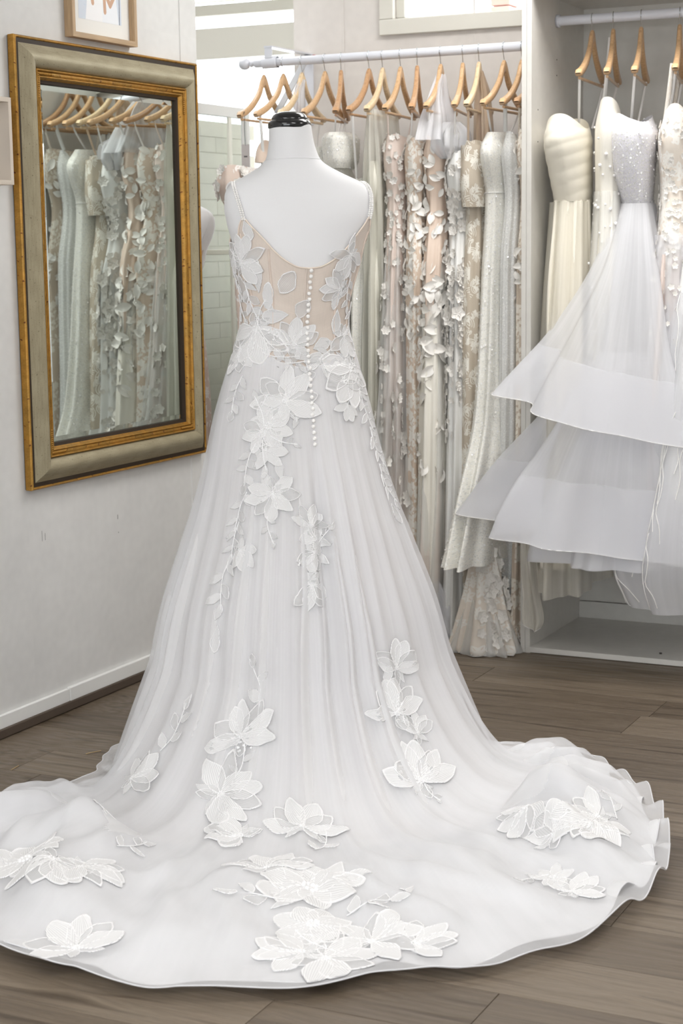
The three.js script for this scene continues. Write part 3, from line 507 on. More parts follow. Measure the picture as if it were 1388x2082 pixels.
function motif(kind, px, py, size, dir, n = 5, spread = 150) {
  const sp = spotAt(px, py), at = sew(sp[0], sp[1]), S = size * (kind === 'flower' ? (sp[1] > 0.99 ? 0.62 : sp[1] < 0.08 ? 1.0 : 0.8) : kind === 'full' ? (sp[1] > 0.99 ? 0.72 : 0.85) : sp[1] > 0.99 ? 0.75 : kind === 'leaf' && sp[1] < 0 ? 1.3 : 1);
  const ca = Math.cos(rad(dir)), sa = Math.sin(rad(dir)), turn = (x, y) => [x * ca + y * sa, -x * sa + y * ca];
  if (kind === 'flower') {
    const [bx, by] = turn(0, -S * 0.42), f = beadsAt(at, [0, 1, 2, 3, 4, 5, 6].map((i) => { const a = i / 7 * 6.28; return [bx + 0.05 * S * Math.cos(a), by + 0.05 * S * Math.sin(a)]; }), S * 0.022, 'lace_flower', gown);
    for (let i = 0; i < n; i++) { const d = dir + (n > 1 ? (i / (n - 1) - 0.5) * spread : 0) + (mr() - 0.5) * 12, mid = Math.abs(i - (n - 1) / 2) < 0.8; petal(at, bx, by, d, S * (mid ? 0.92 : 0.8 + 0.14 * mr()), S * (0.2 + 0.05 * mr()), mid ? 'round' : i % 3 === 1 ? 'sheer' : 'petal', 'petal', f, mid ? 0.001 : 0.0004 * i); }
    for (const k of [-1, 0, 1]) if (mr() < 0.8) petal(at, bx, by, dir + 180 + k * 48 + (mr() - 0.5) * 20, S * (0.38 + 0.2 * mr()), S * (0.11 + 0.04 * mr()), k ? 'leaf' : 'sheer', 'leaf', f, 0.0002);
    return;
  }
  if (kind === 'full') {
    const f = beadsAt(at, [0, 1, 2, 3, 4, 5, 6, 7].map((i) => { const a = i / 8 * 6.28; return [0.07 * S * Math.cos(a), 0.07 * S * Math.sin(a)]; }), S * 0.024, 'lace_flower', gown);
    for (let i = 0; i < n; i++) petal(at, 0, 0, dir + i / n * 360 + (mr() - 0.5) * 14, S * (0.48 + 0.1 * mr()), S * (0.15 + 0.04 * mr()), i % 3 ? 'petal' : 'round', 'petal', f, 0.0005 * (i % 2));
    return;
  }
  if (kind === 'leaf') { const [bx, by] = turn(0, -S / 2); petal(at, bx, by, dir, S, S * (n / 20), mr() < 0.4 ? 'sheer' : 'leaf', 'lace_leaf', gown); return; }
  if (kind === 'sprig') {   // stem with n leaves either side
    const f = stem(at, [0, 0.33, 0.66, 1].map((k) => turn(S * 0.06 * Math.sin(k * 4), S * (k - 0.5))), gown); f.name = 'lace_sprig';
    for (let i = 0; i < n; i++) { const k = (i + 0.4) / n, [x, y] = turn(S * 0.06 * Math.sin(k * 4), S * (k - 0.5)), last = i === n - 1; petal(at, x, y, dir + (last ? 0 : (i % 2 ? 1 : -1) * (42 + 14 * mr())), S * (0.3 + 0.09 * mr()), S * (0.085 + 0.02 * mr()), i % 3 === 2 ? 'sheer' : 'leaf', 'leaf', f, 0.0004); }
    return;
  }
  if (kind === 'berries') beadsAt(at, Array.from({ length: n }, (_, i) => turn((mr() - 0.5) * S, (mr() - 0.5) * S)), S * 0.09, 'lace_berries', gown);
}
[ // back bodice, left
  ['flower', 500, 506, 0.08, 30, 7, 230], ['flower', 478, 536, 0.055, 190, 5, 160], ['sprig', 480, 560, 0.09, 170, 6], ['leaf', 512, 545, 0.05, 200, 6], ['leaf', 505, 470, 0.04, 350, 6], ['sprig', 512, 610, 0.1, 165, 6], ['sprig', 530, 640, 0.09, 200, 5], ['leaf', 523, 562, 0.062, 175, 4], ['leaf', 494, 592, 0.06, 170, 5], ['leaf', 543, 603, 0.056, 190, 4.4], ['leaf', 584, 578, 0.05, 40, 7], ['leaf', 558, 641, 0.052, 88, 6], ['sprig', 494, 628, 0.08, 150, 4],
  ['flower', 598, 676, 0.075, 5, 5, 130], ['berries', 556, 682, 0.03, 0, 9], ['flower', 512, 700, 0.105, 185, 6, 150], ['sprig', 566, 722, 0.09, 100, 5], ['leaf', 624, 762, 0.04, 60, 6], ['sprig', 488, 660, 0.075, 200, 5],
  // back bodice, right
  ['leaf', 612, 625, 0.04, 20, 7], ['sprig', 540, 680, 0.1, 150, 5], ['full', 604, 708, 0.06, 0, 6], ['leaf', 640, 735, 0.045, 230, 7], ['flower', 480, 735, 0.07, 200, 5, 160], ['sprig', 590, 735, 0.08, 95, 5], ['sprig', 700, 570, 0.07, 200, 5], ['leaf', 690, 560, 0.045, 240, 6], ['sprig', 716, 740, 0.09, 170, 6], ['leaf', 655, 700, 0.04, 250, 7], ['flower', 700, 760, 0.07, 30, 5, 160],
  ['sprig', 610, 830, 0.08, 200, 5], ['flower', 575, 830, 0.07, 200, 5, 170], ['flower', 520, 900, 0.08, 210, 5, 170], ['sprig', 575, 900, 0.07, 110, 4], ['sprig', 540, 920, 0.1, 180, 5], ['full', 555, 1010, 0.06, 0, 6], ['sprig', 655, 1090, 0.07, 40, 4], ['full', 632, 1175, 0.055, 0, 6],
 
  ['flower', 706, 538, 0.065, 190, 5, 170], ['flower', 674, 586, 0.062, 275, 5, 150], ['leaf', 716, 500, 0.05, 20, 4], ['sprig', 706, 600, 0.08, 175, 5], ['leaf', 682, 660, 0.055, 350, 5], ['sprig', 675, 714, 0.085, 245, 5], ['leaf', 664, 742, 0.045, 195, 8], ['flower', 706, 700, 0.07, 160, 5, 150], ['sprig', 708, 650, 0.09, 185, 5],
  // hips
  ['sprig', 482, 800, 0.1, 190, 6], ['flower', 588, 788, 0.1, 15, 6, 200], ['sprig', 545, 808, 0.06, 215, 4], ['flower', 712, 786, 0.11, 200, 6, 170], ['flower', 706, 836, 0.06, 190, 4, 120], ['leaf', 560, 848, 0.05, 200, 6],
  // left cascade
  ['full', 545, 868, 0.13, 20, 8], ['sprig', 528, 838, 0.08, 340, 5], ['flower', 556, 930, 0.08, 120, 4, 140], ['leaf', 568, 952, 0.05, 165, 5], ['sprig', 505, 948, 0.11, 195, 6], ['leaf', 540, 985, 0.06, 170, 5],
  ['flower', 556, 1030, 0.1, 175, 7, 230], ['sprig', 548, 1078, 0.07, 170, 4], ['sprig', 490, 1040, 0.1, 190, 5], ['sprig', 480, 1095, 0.09, 185, 5], ['flower', 500, 1132, 0.075, 150, 4, 130], ['sprig', 456, 1190, 0.12, 188, 5], ['leaf', 438, 1300, 0.07, 8, 4],
  // middle column
  ['flower', 634, 1048, 0.075, 15, 5, 160], ['full', 636, 1100, 0.1, 10, 7], ['flower', 636, 1138, 0.07, 190, 5, 120], ['flower', 634, 1210, 0.09, 180, 5, 110], ['berries', 612, 1140, 0.03, 0, 8],
  // right silhouette trail
  ['sprig', 744, 836, 0.11, 172, 6], ['sprig', 764, 912, 0.11, 168, 6], ['sprig', 785, 985, 0.11, 165, 6], ['leaf', 803, 1045, 0.06, 165, 4],
  // lower right
  ['flower', 806, 1330, 0.1, 10, 6, 170], ['flower', 800, 1420, 0.125, 355, 6, 140], ['flower', 842, 1465, 0.085, 12, 5, 110], ['flower', 846, 1556, 0.15, 5, 7, 150], ['leaf', 786, 1368, 0.05, 20, 5], ['sprig', 880, 1610, 0.06, 170, 4],
  // lower left
  ['sprig', 520, 1385, 0.1, 355, 3], ['flower', 498, 1462, 0.13, 355, 7, 190], ['berries', 494, 1518, 0.035, 0, 9], ['sprig', 490, 1548, 0.1, 5, 3], ['flower', 490, 1610, 0.15, 80, 7, 200], ['flower', 448, 1702, 0.14, 262, 6, 130], ['leaf', 505, 1690, 0.06, 80, 7],
  ['sprig', 352, 1488, 0.13, 10, 5], ['flower', 292, 1566, 0.12, 20, 5, 140],
  // middle of the train
  ['flower', 618, 1658, 0.14, 15, 6, 170], ['sprig', 652, 1718, 0.16, 30, 4], ['flower', 562, 1752, 0.19, 10, 6, 170], ['full', 628, 1808, 0.3, 25, 9], ['leaf', 714, 1780, 0.12, 75, 5], ['sprig', 545, 1830, 0.2, 285, 5], ['sprig', 765, 1840, 0.2, 60, 5],
  ['full', 640, 1878, 0.22, 40, 8], ['flower', 570, 1930, 0.17, 280, 6, 120], ['flower', 705, 1948, 0.2, 100, 7, 220], ['flower', 792, 1892, 0.19, 60, 6, 180], ['flower', 872, 1908, 0.15, 70, 6, 160], ['sprig', 640, 1918, 0.16, 160, 4],
  // sides of the train
  ['sprig', 205, 1635, 0.12, 95, 5], ['full', 50, 1748, 0.24, 30, 8], ['flower', 120, 1778, 0.2, 120, 6, 150], ['flower', 205, 1768, 0.17, 80, 6, 140], ['sprig', 268, 1712, 0.15, 20, 4], ['flower', 148, 1908, 0.19, 300, 6, 180],
  ['flower', 1050, 1672, 0.16, 280, 6, 150], ['flower', 1125, 1662, 0.15, 80, 6, 150], ['flower', 1185, 1655, 0.15, 330, 6, 180], ['sprig', 1240, 1636, 0.13, 60, 4], ['flower', 1205, 1698, 0.19, 250, 7, 190], ['flower', 1180, 1805, 0.14, 90, 6, 140], ['full', 1122, 1790, 0.12, 10, 6], ['sprig', 1085, 1790, 0.1, 280, 4],
].forEach((m) => motif(...m));

// ---------------------------------------------------------------- gowns on the rail and in the wardrobe
function laceTex(seed, base, thread, style) {
  return canvasTex(768, 768, (c, w, h) => {
    c.fillStyle = base; c.fillRect(0, 0, w, h); const r = rng(seed);
    // net ground
    c.strokeStyle = thread; c.globalAlpha = 0.12; c.lineWidth = 1; for (let i = 0; i < w; i += 8) { c.beginPath(); c.moveTo(i, 0); c.lineTo(i, h); c.moveTo(0, i); c.lineTo(w, i); c.stroke(); }
    c.globalAlpha = 1; c.lineCap = 'round'; c.fillStyle = thread;
    const every = (f, x, y) => { for (const dx of [-w, 0, w]) for (const dy of [-h, 0, h]) { if (x + dx < -150 || x + dx > w + 150 || y + dy < -150 || y + dy > h + 150) continue; c.save(); c.translate(x + dx, y + dy); f(); c.restore(); } };
    const leaf = (L, W) => { c.beginPath(); c.moveTo(0, 0); c.quadraticCurveTo(W, L * 0.45, 0, L); c.quadraticCurveTo(-W, L * 0.45, 0, 0); c.fill(); };
    if (style === 'curl') {
      for (let i = 0; i < 80; i++) { const x = r() * w, y = r() * h, a = r() * 6.3, s = 30 + r() * 60, d = r() < 0.5 ? 1 : -1; every(() => { c.rotate(a); c.lineWidth = 7; c.strokeStyle = thread; for (const k of [1, 0.7, 0.42]) { c.beginPath(); for (let t = 0; t < 5.2; t += 0.2) { const rr = s * k * (1 - t / 6.4); c.lineTo(d * rr * Math.cos(t), rr * Math.sin(t) + t * 12); } c.stroke(); } leaf(s, s * 0.32); }, x, y); }
    } else if (style === 'sequin') {
      for (let i = 0; i < 5200; i++) { const x = r() * w, y = r() * h, b = 205 + r() * 50; c.fillStyle = `rgb(${b},${b},${b - 4})`; c.beginPath(); c.arc(x, y, 2.2 + r() * 2.2, 0, 7); c.fill(); }
    } else if (style === 'vine') {
      for (let i = 0; i < 38; i++) { const x = r() * w, y = r() * h, a = r() * 6.3; every(() => { c.rotate(a); c.lineWidth = 5; c.strokeStyle = thread; c.beginPath(); c.moveTo(0, -120); c.bezierCurveTo(60, -40, -60, 40, 0, 120); c.stroke(); for (let k = -3; k < 4; k++) { c.save(); c.translate(14 * Math.sin(k), k * 34); c.rotate((k % 2 ? 1 : -1) * 1.0); leaf(52, 26); c.restore(); } c.save(); c.translate(0, 120); for (let p = 0; p < 6; p++) { c.rotate(1.047); leaf(40, 26); } c.restore(); }, x, y); }
    } else {
      for (let i = 0; i < 26; i++) { const x = r() * w, y = r() * h, a = r() * 6.3, s = 0.7 + r() * 0.6; every(() => { c.rotate(a); c.scale(s, s); for (let p = 0; p < 6; p++) { c.rotate(1.047); leaf(70, 44); } c.fillStyle = base; for (let p = 0; p < 6; p++) { c.rotate(1.047); c.save(); c.translate(0, 22); leaf(30, 9); c.restore(); } c.fillStyle = thread; }, x, y); }
      for (let i = 0; i < 60; i++) { const x = r() * w, y = r() * h, a = r() * 6.3; every(() => { c.rotate(a); leaf(46, 22); }, x, y); }
    }
  });
}
const cloth = (c, o = {}) => std(c, 0.72, o);
const lacy = (seed, base, thread, style, o = {}) => { const t = laceTex(seed, base, thread, style); return std(0xffffff, 0.72, { map: t, bumpMap: t, bumpScale: 0.0015, ...o }); };
const G = {
  ivory: phys(C(240, 236, 226), 0.5, { sheen: 0.4, sheenRoughness: 0.4 }), cream: phys(C(239, 233, 218), 0.5, { sheen: 0.5, sheenRoughness: 0.4 }), white: phys(C(240, 240, 238), 0.55, { sheen: 0.4, sheenRoughness: 0.4 }), sage: cloth(C(228, 226, 214), {}), blush: cloth(C(228, 213, 204)), skin: phys(C(226, 206, 190), 0.5),
  blushLace: lacy(11, '#d6c4b8', '#f0ece8', 'floral'), leafLace: lacy(12, '#dccab8', '#f5f1ea', 'vine'), deco: lacy(13, '#c3b7a6', '#efebe1', 'curl'), beigeLace: lacy(14, '#cfbfae', '#ede6da', 'vine'), ivoryLace: lacy(15, '#ece2d7', '#f8f5ef', 'floral'), sequin: lacy(16, '#edebe3', '#ffffff', 'sequin', { roughness: 0.35 }), sequinGrey: lacy(17, '#dededc', '#ffffff', 'sequin', { roughness: 0.3 }),
  sequinLilac: lacy(18, '#e6e4ec', '#ffffff', 'sequin', { roughness: 0.3 }),
  sheer: std(C(240, 240, 238), 0.85, { transparent: true, opacity: 0.5, alphaMap: streak }), sheerCream: std(C(240, 235, 222), 0.85, { transparent: true, opacity: 0.5, alphaMap: streak }), sheerWhite: std(C(236, 236, 240), 0.85, { transparent: true, opacity: 0.6, alphaMap: streak }), sheerNude: std(C(230, 206, 180), 0.85, { transparent: true, opacity: 0.6 }), band: std(C(242, 242, 247), 0.8, { transparent: true, opacity: 0.32 }), sheerSage: std(C(232, 230, 219), 0.85, { transparent: true, opacity: 0.6, alphaMap: streak }),
  flower: phys(C(244, 241, 236), 0.7, { sheen: 0.3 }), sparkle: phys(C(250, 250, 250), 0.12, { clearcoat: 1 }), thread: std(C(246, 245, 242), 0.6), ribbon: phys(C(240, 238, 236), 0.4, { sheen: 0.3 }),
};
// lofted cloth: rows [y, half width along the hanger, half thickness, fold share, shift x, shift z]
function drape(rows, seed, kmin = 7, neck) {
  const R = [1, 2, 3, 4, 5].map((k) => table(rows.map((r) => [r[0], r[k] ?? 0]))), y0 = rows[0][0], y1 = rows[rows.length - 1][0], r = rng(seed), ks = [0, 1, 2, 3].map((i) => [kmin + Math.floor(r() * 5) + i * 3, r() * 6.3, 1 / (1 + i * 0.6)]);
  return (th, v) => {
    const y = mixv(y0, y1, v), a = R[0](y), b = R[1](y), f = R[2](y);
    let F = 0; for (const [k, p, w] of ks) F += w * Math.cos(k * th + p + 1.2 * N(y * 2.3, k, seed)); F *= f / 2;
    const sc = 1 + F, e = 0.86, c = Math.cos(th), s = Math.sin(th);
    const dy = neck ? neck(th) * Math.pow(1 - v, 10) : 0;
    return [R[3](y) + a * sc * Math.sign(c) * Math.pow(Math.abs(c), e), y + dy, R[4](y) + b * (1 + F * 1.8) * Math.sign(s) * Math.pow(Math.abs(s), e)];
  };
}
function drapeMesh(name, fn, m, parent, nu = 84, nv = 70, us = 2.5, vs = 4.6, v0 = 0, v1 = 1) {
  const g = grid(nu, nv, (u, v) => fn(u * 2 * Math.PI, mixv(v0, v1, v)), us, vs), p = g.attributes.position, uv = g.attributes.uv;
  if (m.bumpMap) {   // patterned cloth: uv by length along the cloth, one repeat to 0.3 m
    const j0 = Math.floor(nv * 0.35), acc = [0]; for (let i = 1; i <= nu; i++) { const a = j0 * (nu + 1) + i; acc.push(acc[i - 1] + Math.hypot(p.getX(a) - p.getX(a - 1), p.getZ(a) - p.getZ(a - 1))); }
    for (let j = 0; j <= nv; j++) for (let i = 0; i <= nu; i++) { const a = j * (nu + 1) + i; uv.setXY(a, acc[i] / 0.3, p.getY(a) / 0.3); }
  }
  if (m.alphaMap) for (let j = 0; j <= nv; j++) for (let i = 0; i <= nu; i++) uv.setXY(j * (nu + 1) + i, i / nu, 0.02 + 0.3 * j / nv);
  return mesh(name, g, m, parent);
}
function frameOn(fn, th, v) {
  const p = fn(th, v), a = sub(fn(th + 0.03, v), p), b = sub(fn(th, Math.min(1, v + 0.004)), fn(th, Math.max(0, v - 0.004))); let n = cross(a, b); n = scl(n, 1 / (len(n) || 1));
  const mid = fn(th + Math.PI, v); if (dot(n, sub(p, mid)) < 0) n = scl(n, -1);
  return [p, n];
}
const flowerGeo = [5, 6].map((k, q) => { const gs = []; for (let i = 0; i < k; i++) { const g = grid(4, 3, (u, v) => { const s = u - 0.5, w = 0.36 * Math.sin(Math.PI * (0.1 + 0.8 * v)); return [s * w * 1.25, v * 0.5, 0.1 * v * v + 0.22 * s * s * (q ? 1.3 : 0.9) + 0.02]; }); g.rotateZ(i / k * 2 * Math.PI); gs.push(g.toNonIndexed()); } return mergeGeometries(gs); });
const leafGeo = grid(4, 5, (u, v) => { const w = 0.3 * Math.pow(Math.sin(Math.PI * (0.05 + 0.9 * v)), 0.8), s = (u - 0.5) * 2; return [s * w, v - 0.5, 0.1 * s * s + 0.08 * Math.sin(v * 5)]; });
const zAxis = new THREE.Vector3(0, 0, 1);
function sewOn(name, fn, parent, list, mat, seed, kind = 'flower') {   // list of [theta, v, size]
  const r = rng(seed);
  for (const [th, v, s] of list) { const [p, n] = frameOn(fn, th, v), o = mesh(name, kind === 'leaf' ? leafGeo : flowerGeo[r() < 0.5 ? 0 : 1], mat, parent); o.position.set(...add(p, scl(n, 0.002))); o.quaternion.setFromUnitVectors(zAxis, new THREE.Vector3(...n)); o.rotateZ(r() * 6.3); o.scale.setScalar(s); }
}
function scatter(seed, n, thMid, thSpread, v0, v1, s0, s1) { const r = rng(seed); return Array.from({ length: n }, () => [thMid + (r() - 0.5) * thSpread, mixv(v0, v1, r()), mixv(s0, s1, r())]); }
const discG = new THREE.CircleGeometry(1, 6);
function sparkle(fn, parent, seed, n, v0, v1, size = 0.0024, name = 'beading', mat = G.sparkle, geo = discG) {
  const r = rng(seed), im = new THREE.InstancedMesh(geo, mat, n), m = new THREE.Matrix4(), q = new THREE.Quaternion(), sV = new THREE.Vector3();
  for (let i = 0; i < n; i++) { const [p, nn] = frameOn(fn, r() * 6.283, mixv(v0, v1, r())); q.setFromUnitVectors(zAxis, new THREE.Vector3(nn[0] + (r() - 0.5) * 0.9, nn[1] + (r() - 0.5) * 0.9, nn[2] + (r() - 0.5) * 0.9).normalize()); const s = size * (0.6 + r() * 0.8); sV.set(s, s, s); m.compose(new THREE.Vector3(...add(p, scl(nn, 0.0022))), q, sV); im.setMatrixAt(i, m); }
  im.name = name; im.userData.kind = 'stuff'; im.castShadow = im.receiveShadow = true; parent.add(im);
}
function strap(parent, from, to, m = G.ribbon, w = 0.0032, name = 'strap') { const mid = [mixv(from[0], to[0], 0.5), mixv(from[1], to[1], 0.5) - 0.004, mixv(from[2], to[2], 0.5)]; const g = tube([from, mid, to], w, 10, 6); return mesh(name, g, m, parent); }
const turnOf = (a) => rad(a - 90);
const std6 = (top, o = {}) => { const q = { bust: 0.165, waist: 0.12, hip: 0.165, knee: 0.18, hem: 0.24, hemY: 0.04, b: 0.04, bh: 0.06, cx: 0, f: 0.12, ...o }; return [[top, q.bust * 0.9, q.b * 0.8, 0.0, q.cx], [top - 0.06, q.bust, q.b * 1.25, 0.02, q.cx], [top - 0.21, q.waist, q.b, 0.03, q.cx * 0.6], [top - 0.42, q.hip, q.b * 1.1, 0.06, q.cx * 0.3], [top - 0.85, q.knee, q.b * 1.15, q.f, 0], [0.35, mixv(q.knee, q.hem, 0.6), q.bh * 0.9, q.f * 1.2, 0], [q.hemY, q.hem, q.bh, q.f * 1.4, 0]]; };
const GR = 'gowns on the hanging rail', HG = 'hangers on the hanging rail';
function railGown(ix, x, a, label, hangerLabel, hm, build, hx = x) {
  hanger(hx, RY, RZ, turnOf(a), hm, hangerLabel, 0.06, HG);
  const t = thing('bridal_gown', label, 'gown', [x, 0, RZ], turnOf(a), GR);
  build(t);
  return t;
}
const ends = [[0.17, 1.805], [-0.17, 1.805]];
const straps = (t, top, w = 0.12, m = G.ribbon, z = 0, r = 0.003) => { strap(t, [0.172, 1.805, z], [w, top, z + 0.012], m, r); strap(t, [-0.172, 1.805, z], [-w, top, z + 0.012], m, r); };
const sweet = (th) => 0.022 * Math.abs(Math.sin(th)) + 0.012 * Math.cos(2 * th);
{
  // 1 blush lace gown at the knob end
  railGown(1, -3.028, 3, 'blush lace gown with full cups hanging nearest the rail knob', 'first wooden hanger from the rail knob, with a black tag cord', 0, (t) => {
    const fn = drape(std6(1.6, { bust: 0.2, cx: 0.14, waist: 0.13, hip: 0.18, hem: 0.3, b: 0.045 }), 21, 7, sweet); drapeMesh('gown_body', fn, G.blushLace, t); straps(t, 1.6, 0.16);
    sewOn('lace_flower', fn, t, scatter(1, 40, -0.15, 2.4, 0.01, 0.2, 0.03, 0.05), G.flower, 5);
  });
  railGown(2, -2.95, -1, 'white satin gown with a bare nude cup, second from the rail knob', 'second wooden hanger from the rail knob', 0, (t) => {
    const fn = drape(std6(1.62, { hem: 0.28 }), 22, 7, sweet); drapeMesh('gown_body', fn, G.white, t); straps(t, 1.62, 0.13, G.white, 0, 0.006);
    const cup = new THREE.SphereGeometry(0.06, 20, 12, 0, 6.3, 0, 1.6); cup.scale(1, 1.3, 0.5); cup.translate(0.1, 1.63, 0.02); mesh('nude_cup', cup, G.skin, t);
  });
  railGown(3, -2.877, 5, 'ivory gown with a white tulle scarf draped from its pale hanger', 'pale wooden hanger with white tulle draped over it, third from the knob', 1, (t) => {
    const fn = drape(std6(1.6, { hem: 0.27 }), 23); drapeMesh('gown_body', fn, G.ivory, t); straps(t, 1.6);
    const sc = drape([[1.915, 0.012, 0.01, 0.3], [1.87, 0.03, 0.014, 0.3, 0.03], [1.7, 0.05, 0.016, 0.4, 0.04], [1.5, 0.06, 0.02, 0.4, 0.03]], 3, 4); drapeMesh('tulle_scarf', sc, G.sheerWhite, t, 40, 30);
  });
  railGown(4, -2.787, 5, 'ivory sequinned slip gown, just right of the dress form neck', 'wooden hanger right of the dress form neck, over a sequinned slip gown', 0, (t) => {
    const fn = drape(std6(1.66, { bust: 0.12, hem: 0.22 }), 24, 7, sweet); drapeMesh('gown_body', fn, G.sequin, t); straps(t, 1.66, 0.09); sparkle(fn, t, 4, 500, 0.0, 0.6);
  });
  railGown(5, -2.725, 20, 'white strapless gown with a folded sequinned band across the bust', 'sharply turned wooden hanger, fifth from the knob', 2, (t) => {
    const fn = drape(std6(1.6, { bust: 0.115, waist: 0.1, hem: 0.24 }), 25, 7); drapeMesh('gown_body', fn, G.sequin, t);
    const bd = drape([[1.72, 0.125, 0.05, 0.02, 0.05], [1.7, 0.14, 0.062, 0.03, 0.05], [1.63, 0.135, 0.058, 0.03, 0.05], [1.6, 0.118, 0.046, 0.02, 0.05]], 9, 3); drapeMesh('folded_band', bd, G.sequin, t, 60, 14, 2.5, 0.5); straps(t, 1.71, 0.12); sparkle(bd, t, 6, 160, 0, 1); sparkle(fn, t, 7, 300, 0, 0.6);
  });
  railGown(6, -2.618, 5, 'narrow cream sequin gown on cord straps', 'wooden hanger, left one of the close pair at mid rail', 2, (t) => {
    const fn = drape(std6(1.55, { bust: 0.13, waist: 0.11, hem: 0.22, b: 0.035 }), 26, 7, sweet); drapeMesh('gown_body', fn, G.sequin, t); straps(t, 1.55, 0.1, G.ribbon, 0, 0.0045); sparkle(fn, t, 8, 420, 0, 0.9);
  });
  railGown(7, -2.567, 9, 'pale sage tulle gown hanging in straight folds', 'pale wooden hanger, right one of the close pair at mid rail', 1, (t) => {
    const fn = drape([[1.79, 0.16, 0.02, 0.1], [1.6, 0.17, 0.035, 0.15], [1.3, 0.16, 0.04, 0.2], [0.8, 0.18, 0.05, 0.2], [0.04, 0.24, 0.07, 0.2]], 27, 8); drapeMesh('gown_body', fn, G.sheerSage, t);
    const f2 = drape(std6(1.62, { hem: 0.2, b: 0.028 }), 28); drapeMesh('gown_lining', f2, G.sage, t); straps(t, 1.62);
  });
  railGown(8, -2.5, 9, 'blush gown trailing raised white blossoms down a sheer skirt', 'wooden hanger above the blush blossom gown', 0, (t) => {
    const fn = drape(std6(1.69, { bust: 0.15, waist: 0.12, hip: 0.15, hem: 0.2, b: 0.035 }), 29, 7, sweet); drapeMesh('gown_body', fn, G.blush, t);
    const sk = drape([[1.36, 0.135, 0.04, 0.08], [1.0, 0.19, 0.055, 0.16], [0.4, 0.25, 0.07, 0.2, 0.03], [0.04, 0.28, 0.08, 0.2, 0.06]], 30, 9); drapeMesh('sheer_skirt', sk, G.sheer, t); straps(t, 1.69, 0.12, G.blush);
    sewOn('blossom', fn, t, [...scatter(2, 130, -0.15, 3.6, 0.0, 0.24, 0.017, 0.03), ...scatter(3, 40, -0.15, 2.8, 0.2, 0.5, 0.02, 0.036)], G.flower, 6); sewOn('blossom', sk, t, [...scatter(4, 71, -0.15, 2.2, 0.05, 0.7, 0.022, 0.042), ...scatter(5, 53, -0.15, 2.6, 0.4, 1, 0.02, 0.036), ...scatter(6, 22, 2.9, 2.4, 0.1, 0.9, 0.02, 0.036)], G.flower, 7);
  });
  railGown(9, -2.438, 18, 'nude gown covered in white leaf lace', 'wooden hanger above the leaf lace gown', 2, (t) => {
    const fn = drape(std6(1.68, { bust: 0.15, hem: 0.24, b: 0.036, f: 0.06 }), 31, 7, sweet); drapeMesh('gown_body', fn, G.leafLace, t, 84, 70, 3.4, 6); straps(t, 1.68, 0.12);
    sewOn('lace_leaf', fn, t, scatter(7, 78, -0.15, 4, 0.0, 0.4, 0.03, 0.05), G.flower, 8, 'leaf');
  });
  railGown(10, -2.352, 9, 'nude bodice gown with large white petals over an ivory skirt', 'wooden hanger above the large petal gown', 0, (t) => {
    const fn = drape(std6(1.68, { bust: 0.14, waist: 0.11, hem: 0.28, b: 0.04, f: 0.08 }), 32, 7, sweet), sk = drape([[1.34, 0.118, 0.044, 0.02], [1.2, 0.165, 0.054, 0.06], [0.8, 0.19, 0.06, 0.1], [0.04, 0.27, 0.07, 0.12, 0.03]], 33, 7);
    drapeMesh('gown_body', fn, G.skin, t); drapeMesh('overskirt', sk, G.sheer, t); const l2 = drape([[1.3, 0.112, 0.041, 0.02], [1.2, 0.155, 0.05, 0.04], [0.05, 0.27, 0.06, 0.1]], 34, 7); drapeMesh('ivory_skirt', l2, G.ivory, t); straps(t, 1.68, 0.11, G.ribbon, 0, 0.005);
    sewOn('petal', fn, t, scatter(8, 68, -0.15, 3.6, 0.0, 0.24, 0.03, 0.05), G.flower, 9, 'leaf'); sewOn('petal', sk, t, [...scatter(9, 108, -0.15, 3, 0.0, 0.4, 0.04, 0.07), ...scatter(10, 31, -0.15, 2.2, 0.4, 0.6, 0.03, 0.05)], G.flower, 10, 'leaf');
    const cape = drape([[1.905, 0.02, 0.012, 0.3, 0.0], [1.83, 0.08, 0.022, 0.3, 0.02], [1.74, 0.12, 0.045, 0.3, 0.04], [1.68, 0.15, 0.05, 0.3, 0.05]], 35, 5); drapeMesh('tulle_cape', cape, G.sheerWhite, t, 50, 24);
  });
  railGown(11, -2.272, 14, 'white gown with clustered petals and a rosette of tulle at the bust', 'wooden hanger with drooping tulle, above the petal cluster gown', 0, (t) => {
    const fn = drape(std6(1.63, { bust: 0.15, waist: 0.11, hip: 0.16, hem: 0.27, b: 0.042, f: 0.07 }), 36, 6, sweet); drapeMesh('gown_body', fn, G.white, t); straps(t, 1.63);
    sewOn('petal', fn, t, [...scatter(11, 78, -0.15, 3.8, 0.0, 0.16, 0.026, 0.042), ...scatter(12, 170, -0.15, 3.6, 0.2, 0.46, 0.034, 0.055), ...scatter(13, 62, -0.15, 3.4, 0.46, 0.6, 0.02, 0.032)], G.flower, 11);
    const ros = drape([[1.74, 0.03, 0.02, 0.4, 0.07, 0.02], [1.71, 0.065, 0.045, 0.4, 0.08, 0.02], [1.66, 0.075, 0.05, 0.4, 0.08, 0.02], [1.62, 0.05, 0.03, 0.4, 0.08, 0.02]], 37, 4); drapeMesh('tulle_rosette', ros, G.sheerWhite, t, 50, 20); const r2 = drape([[1.735, 0.01, 0.01, 0.6, 0.08, 0.03], [1.69, 0.045, 0.032, 0.6, 0.08, 0.03], [1.63, 0.02, 0.02, 0.5, 0.08, 0.03]], 38, 5); drapeMesh('tulle_rosette', r2, G.white, t, 40, 16);
  });
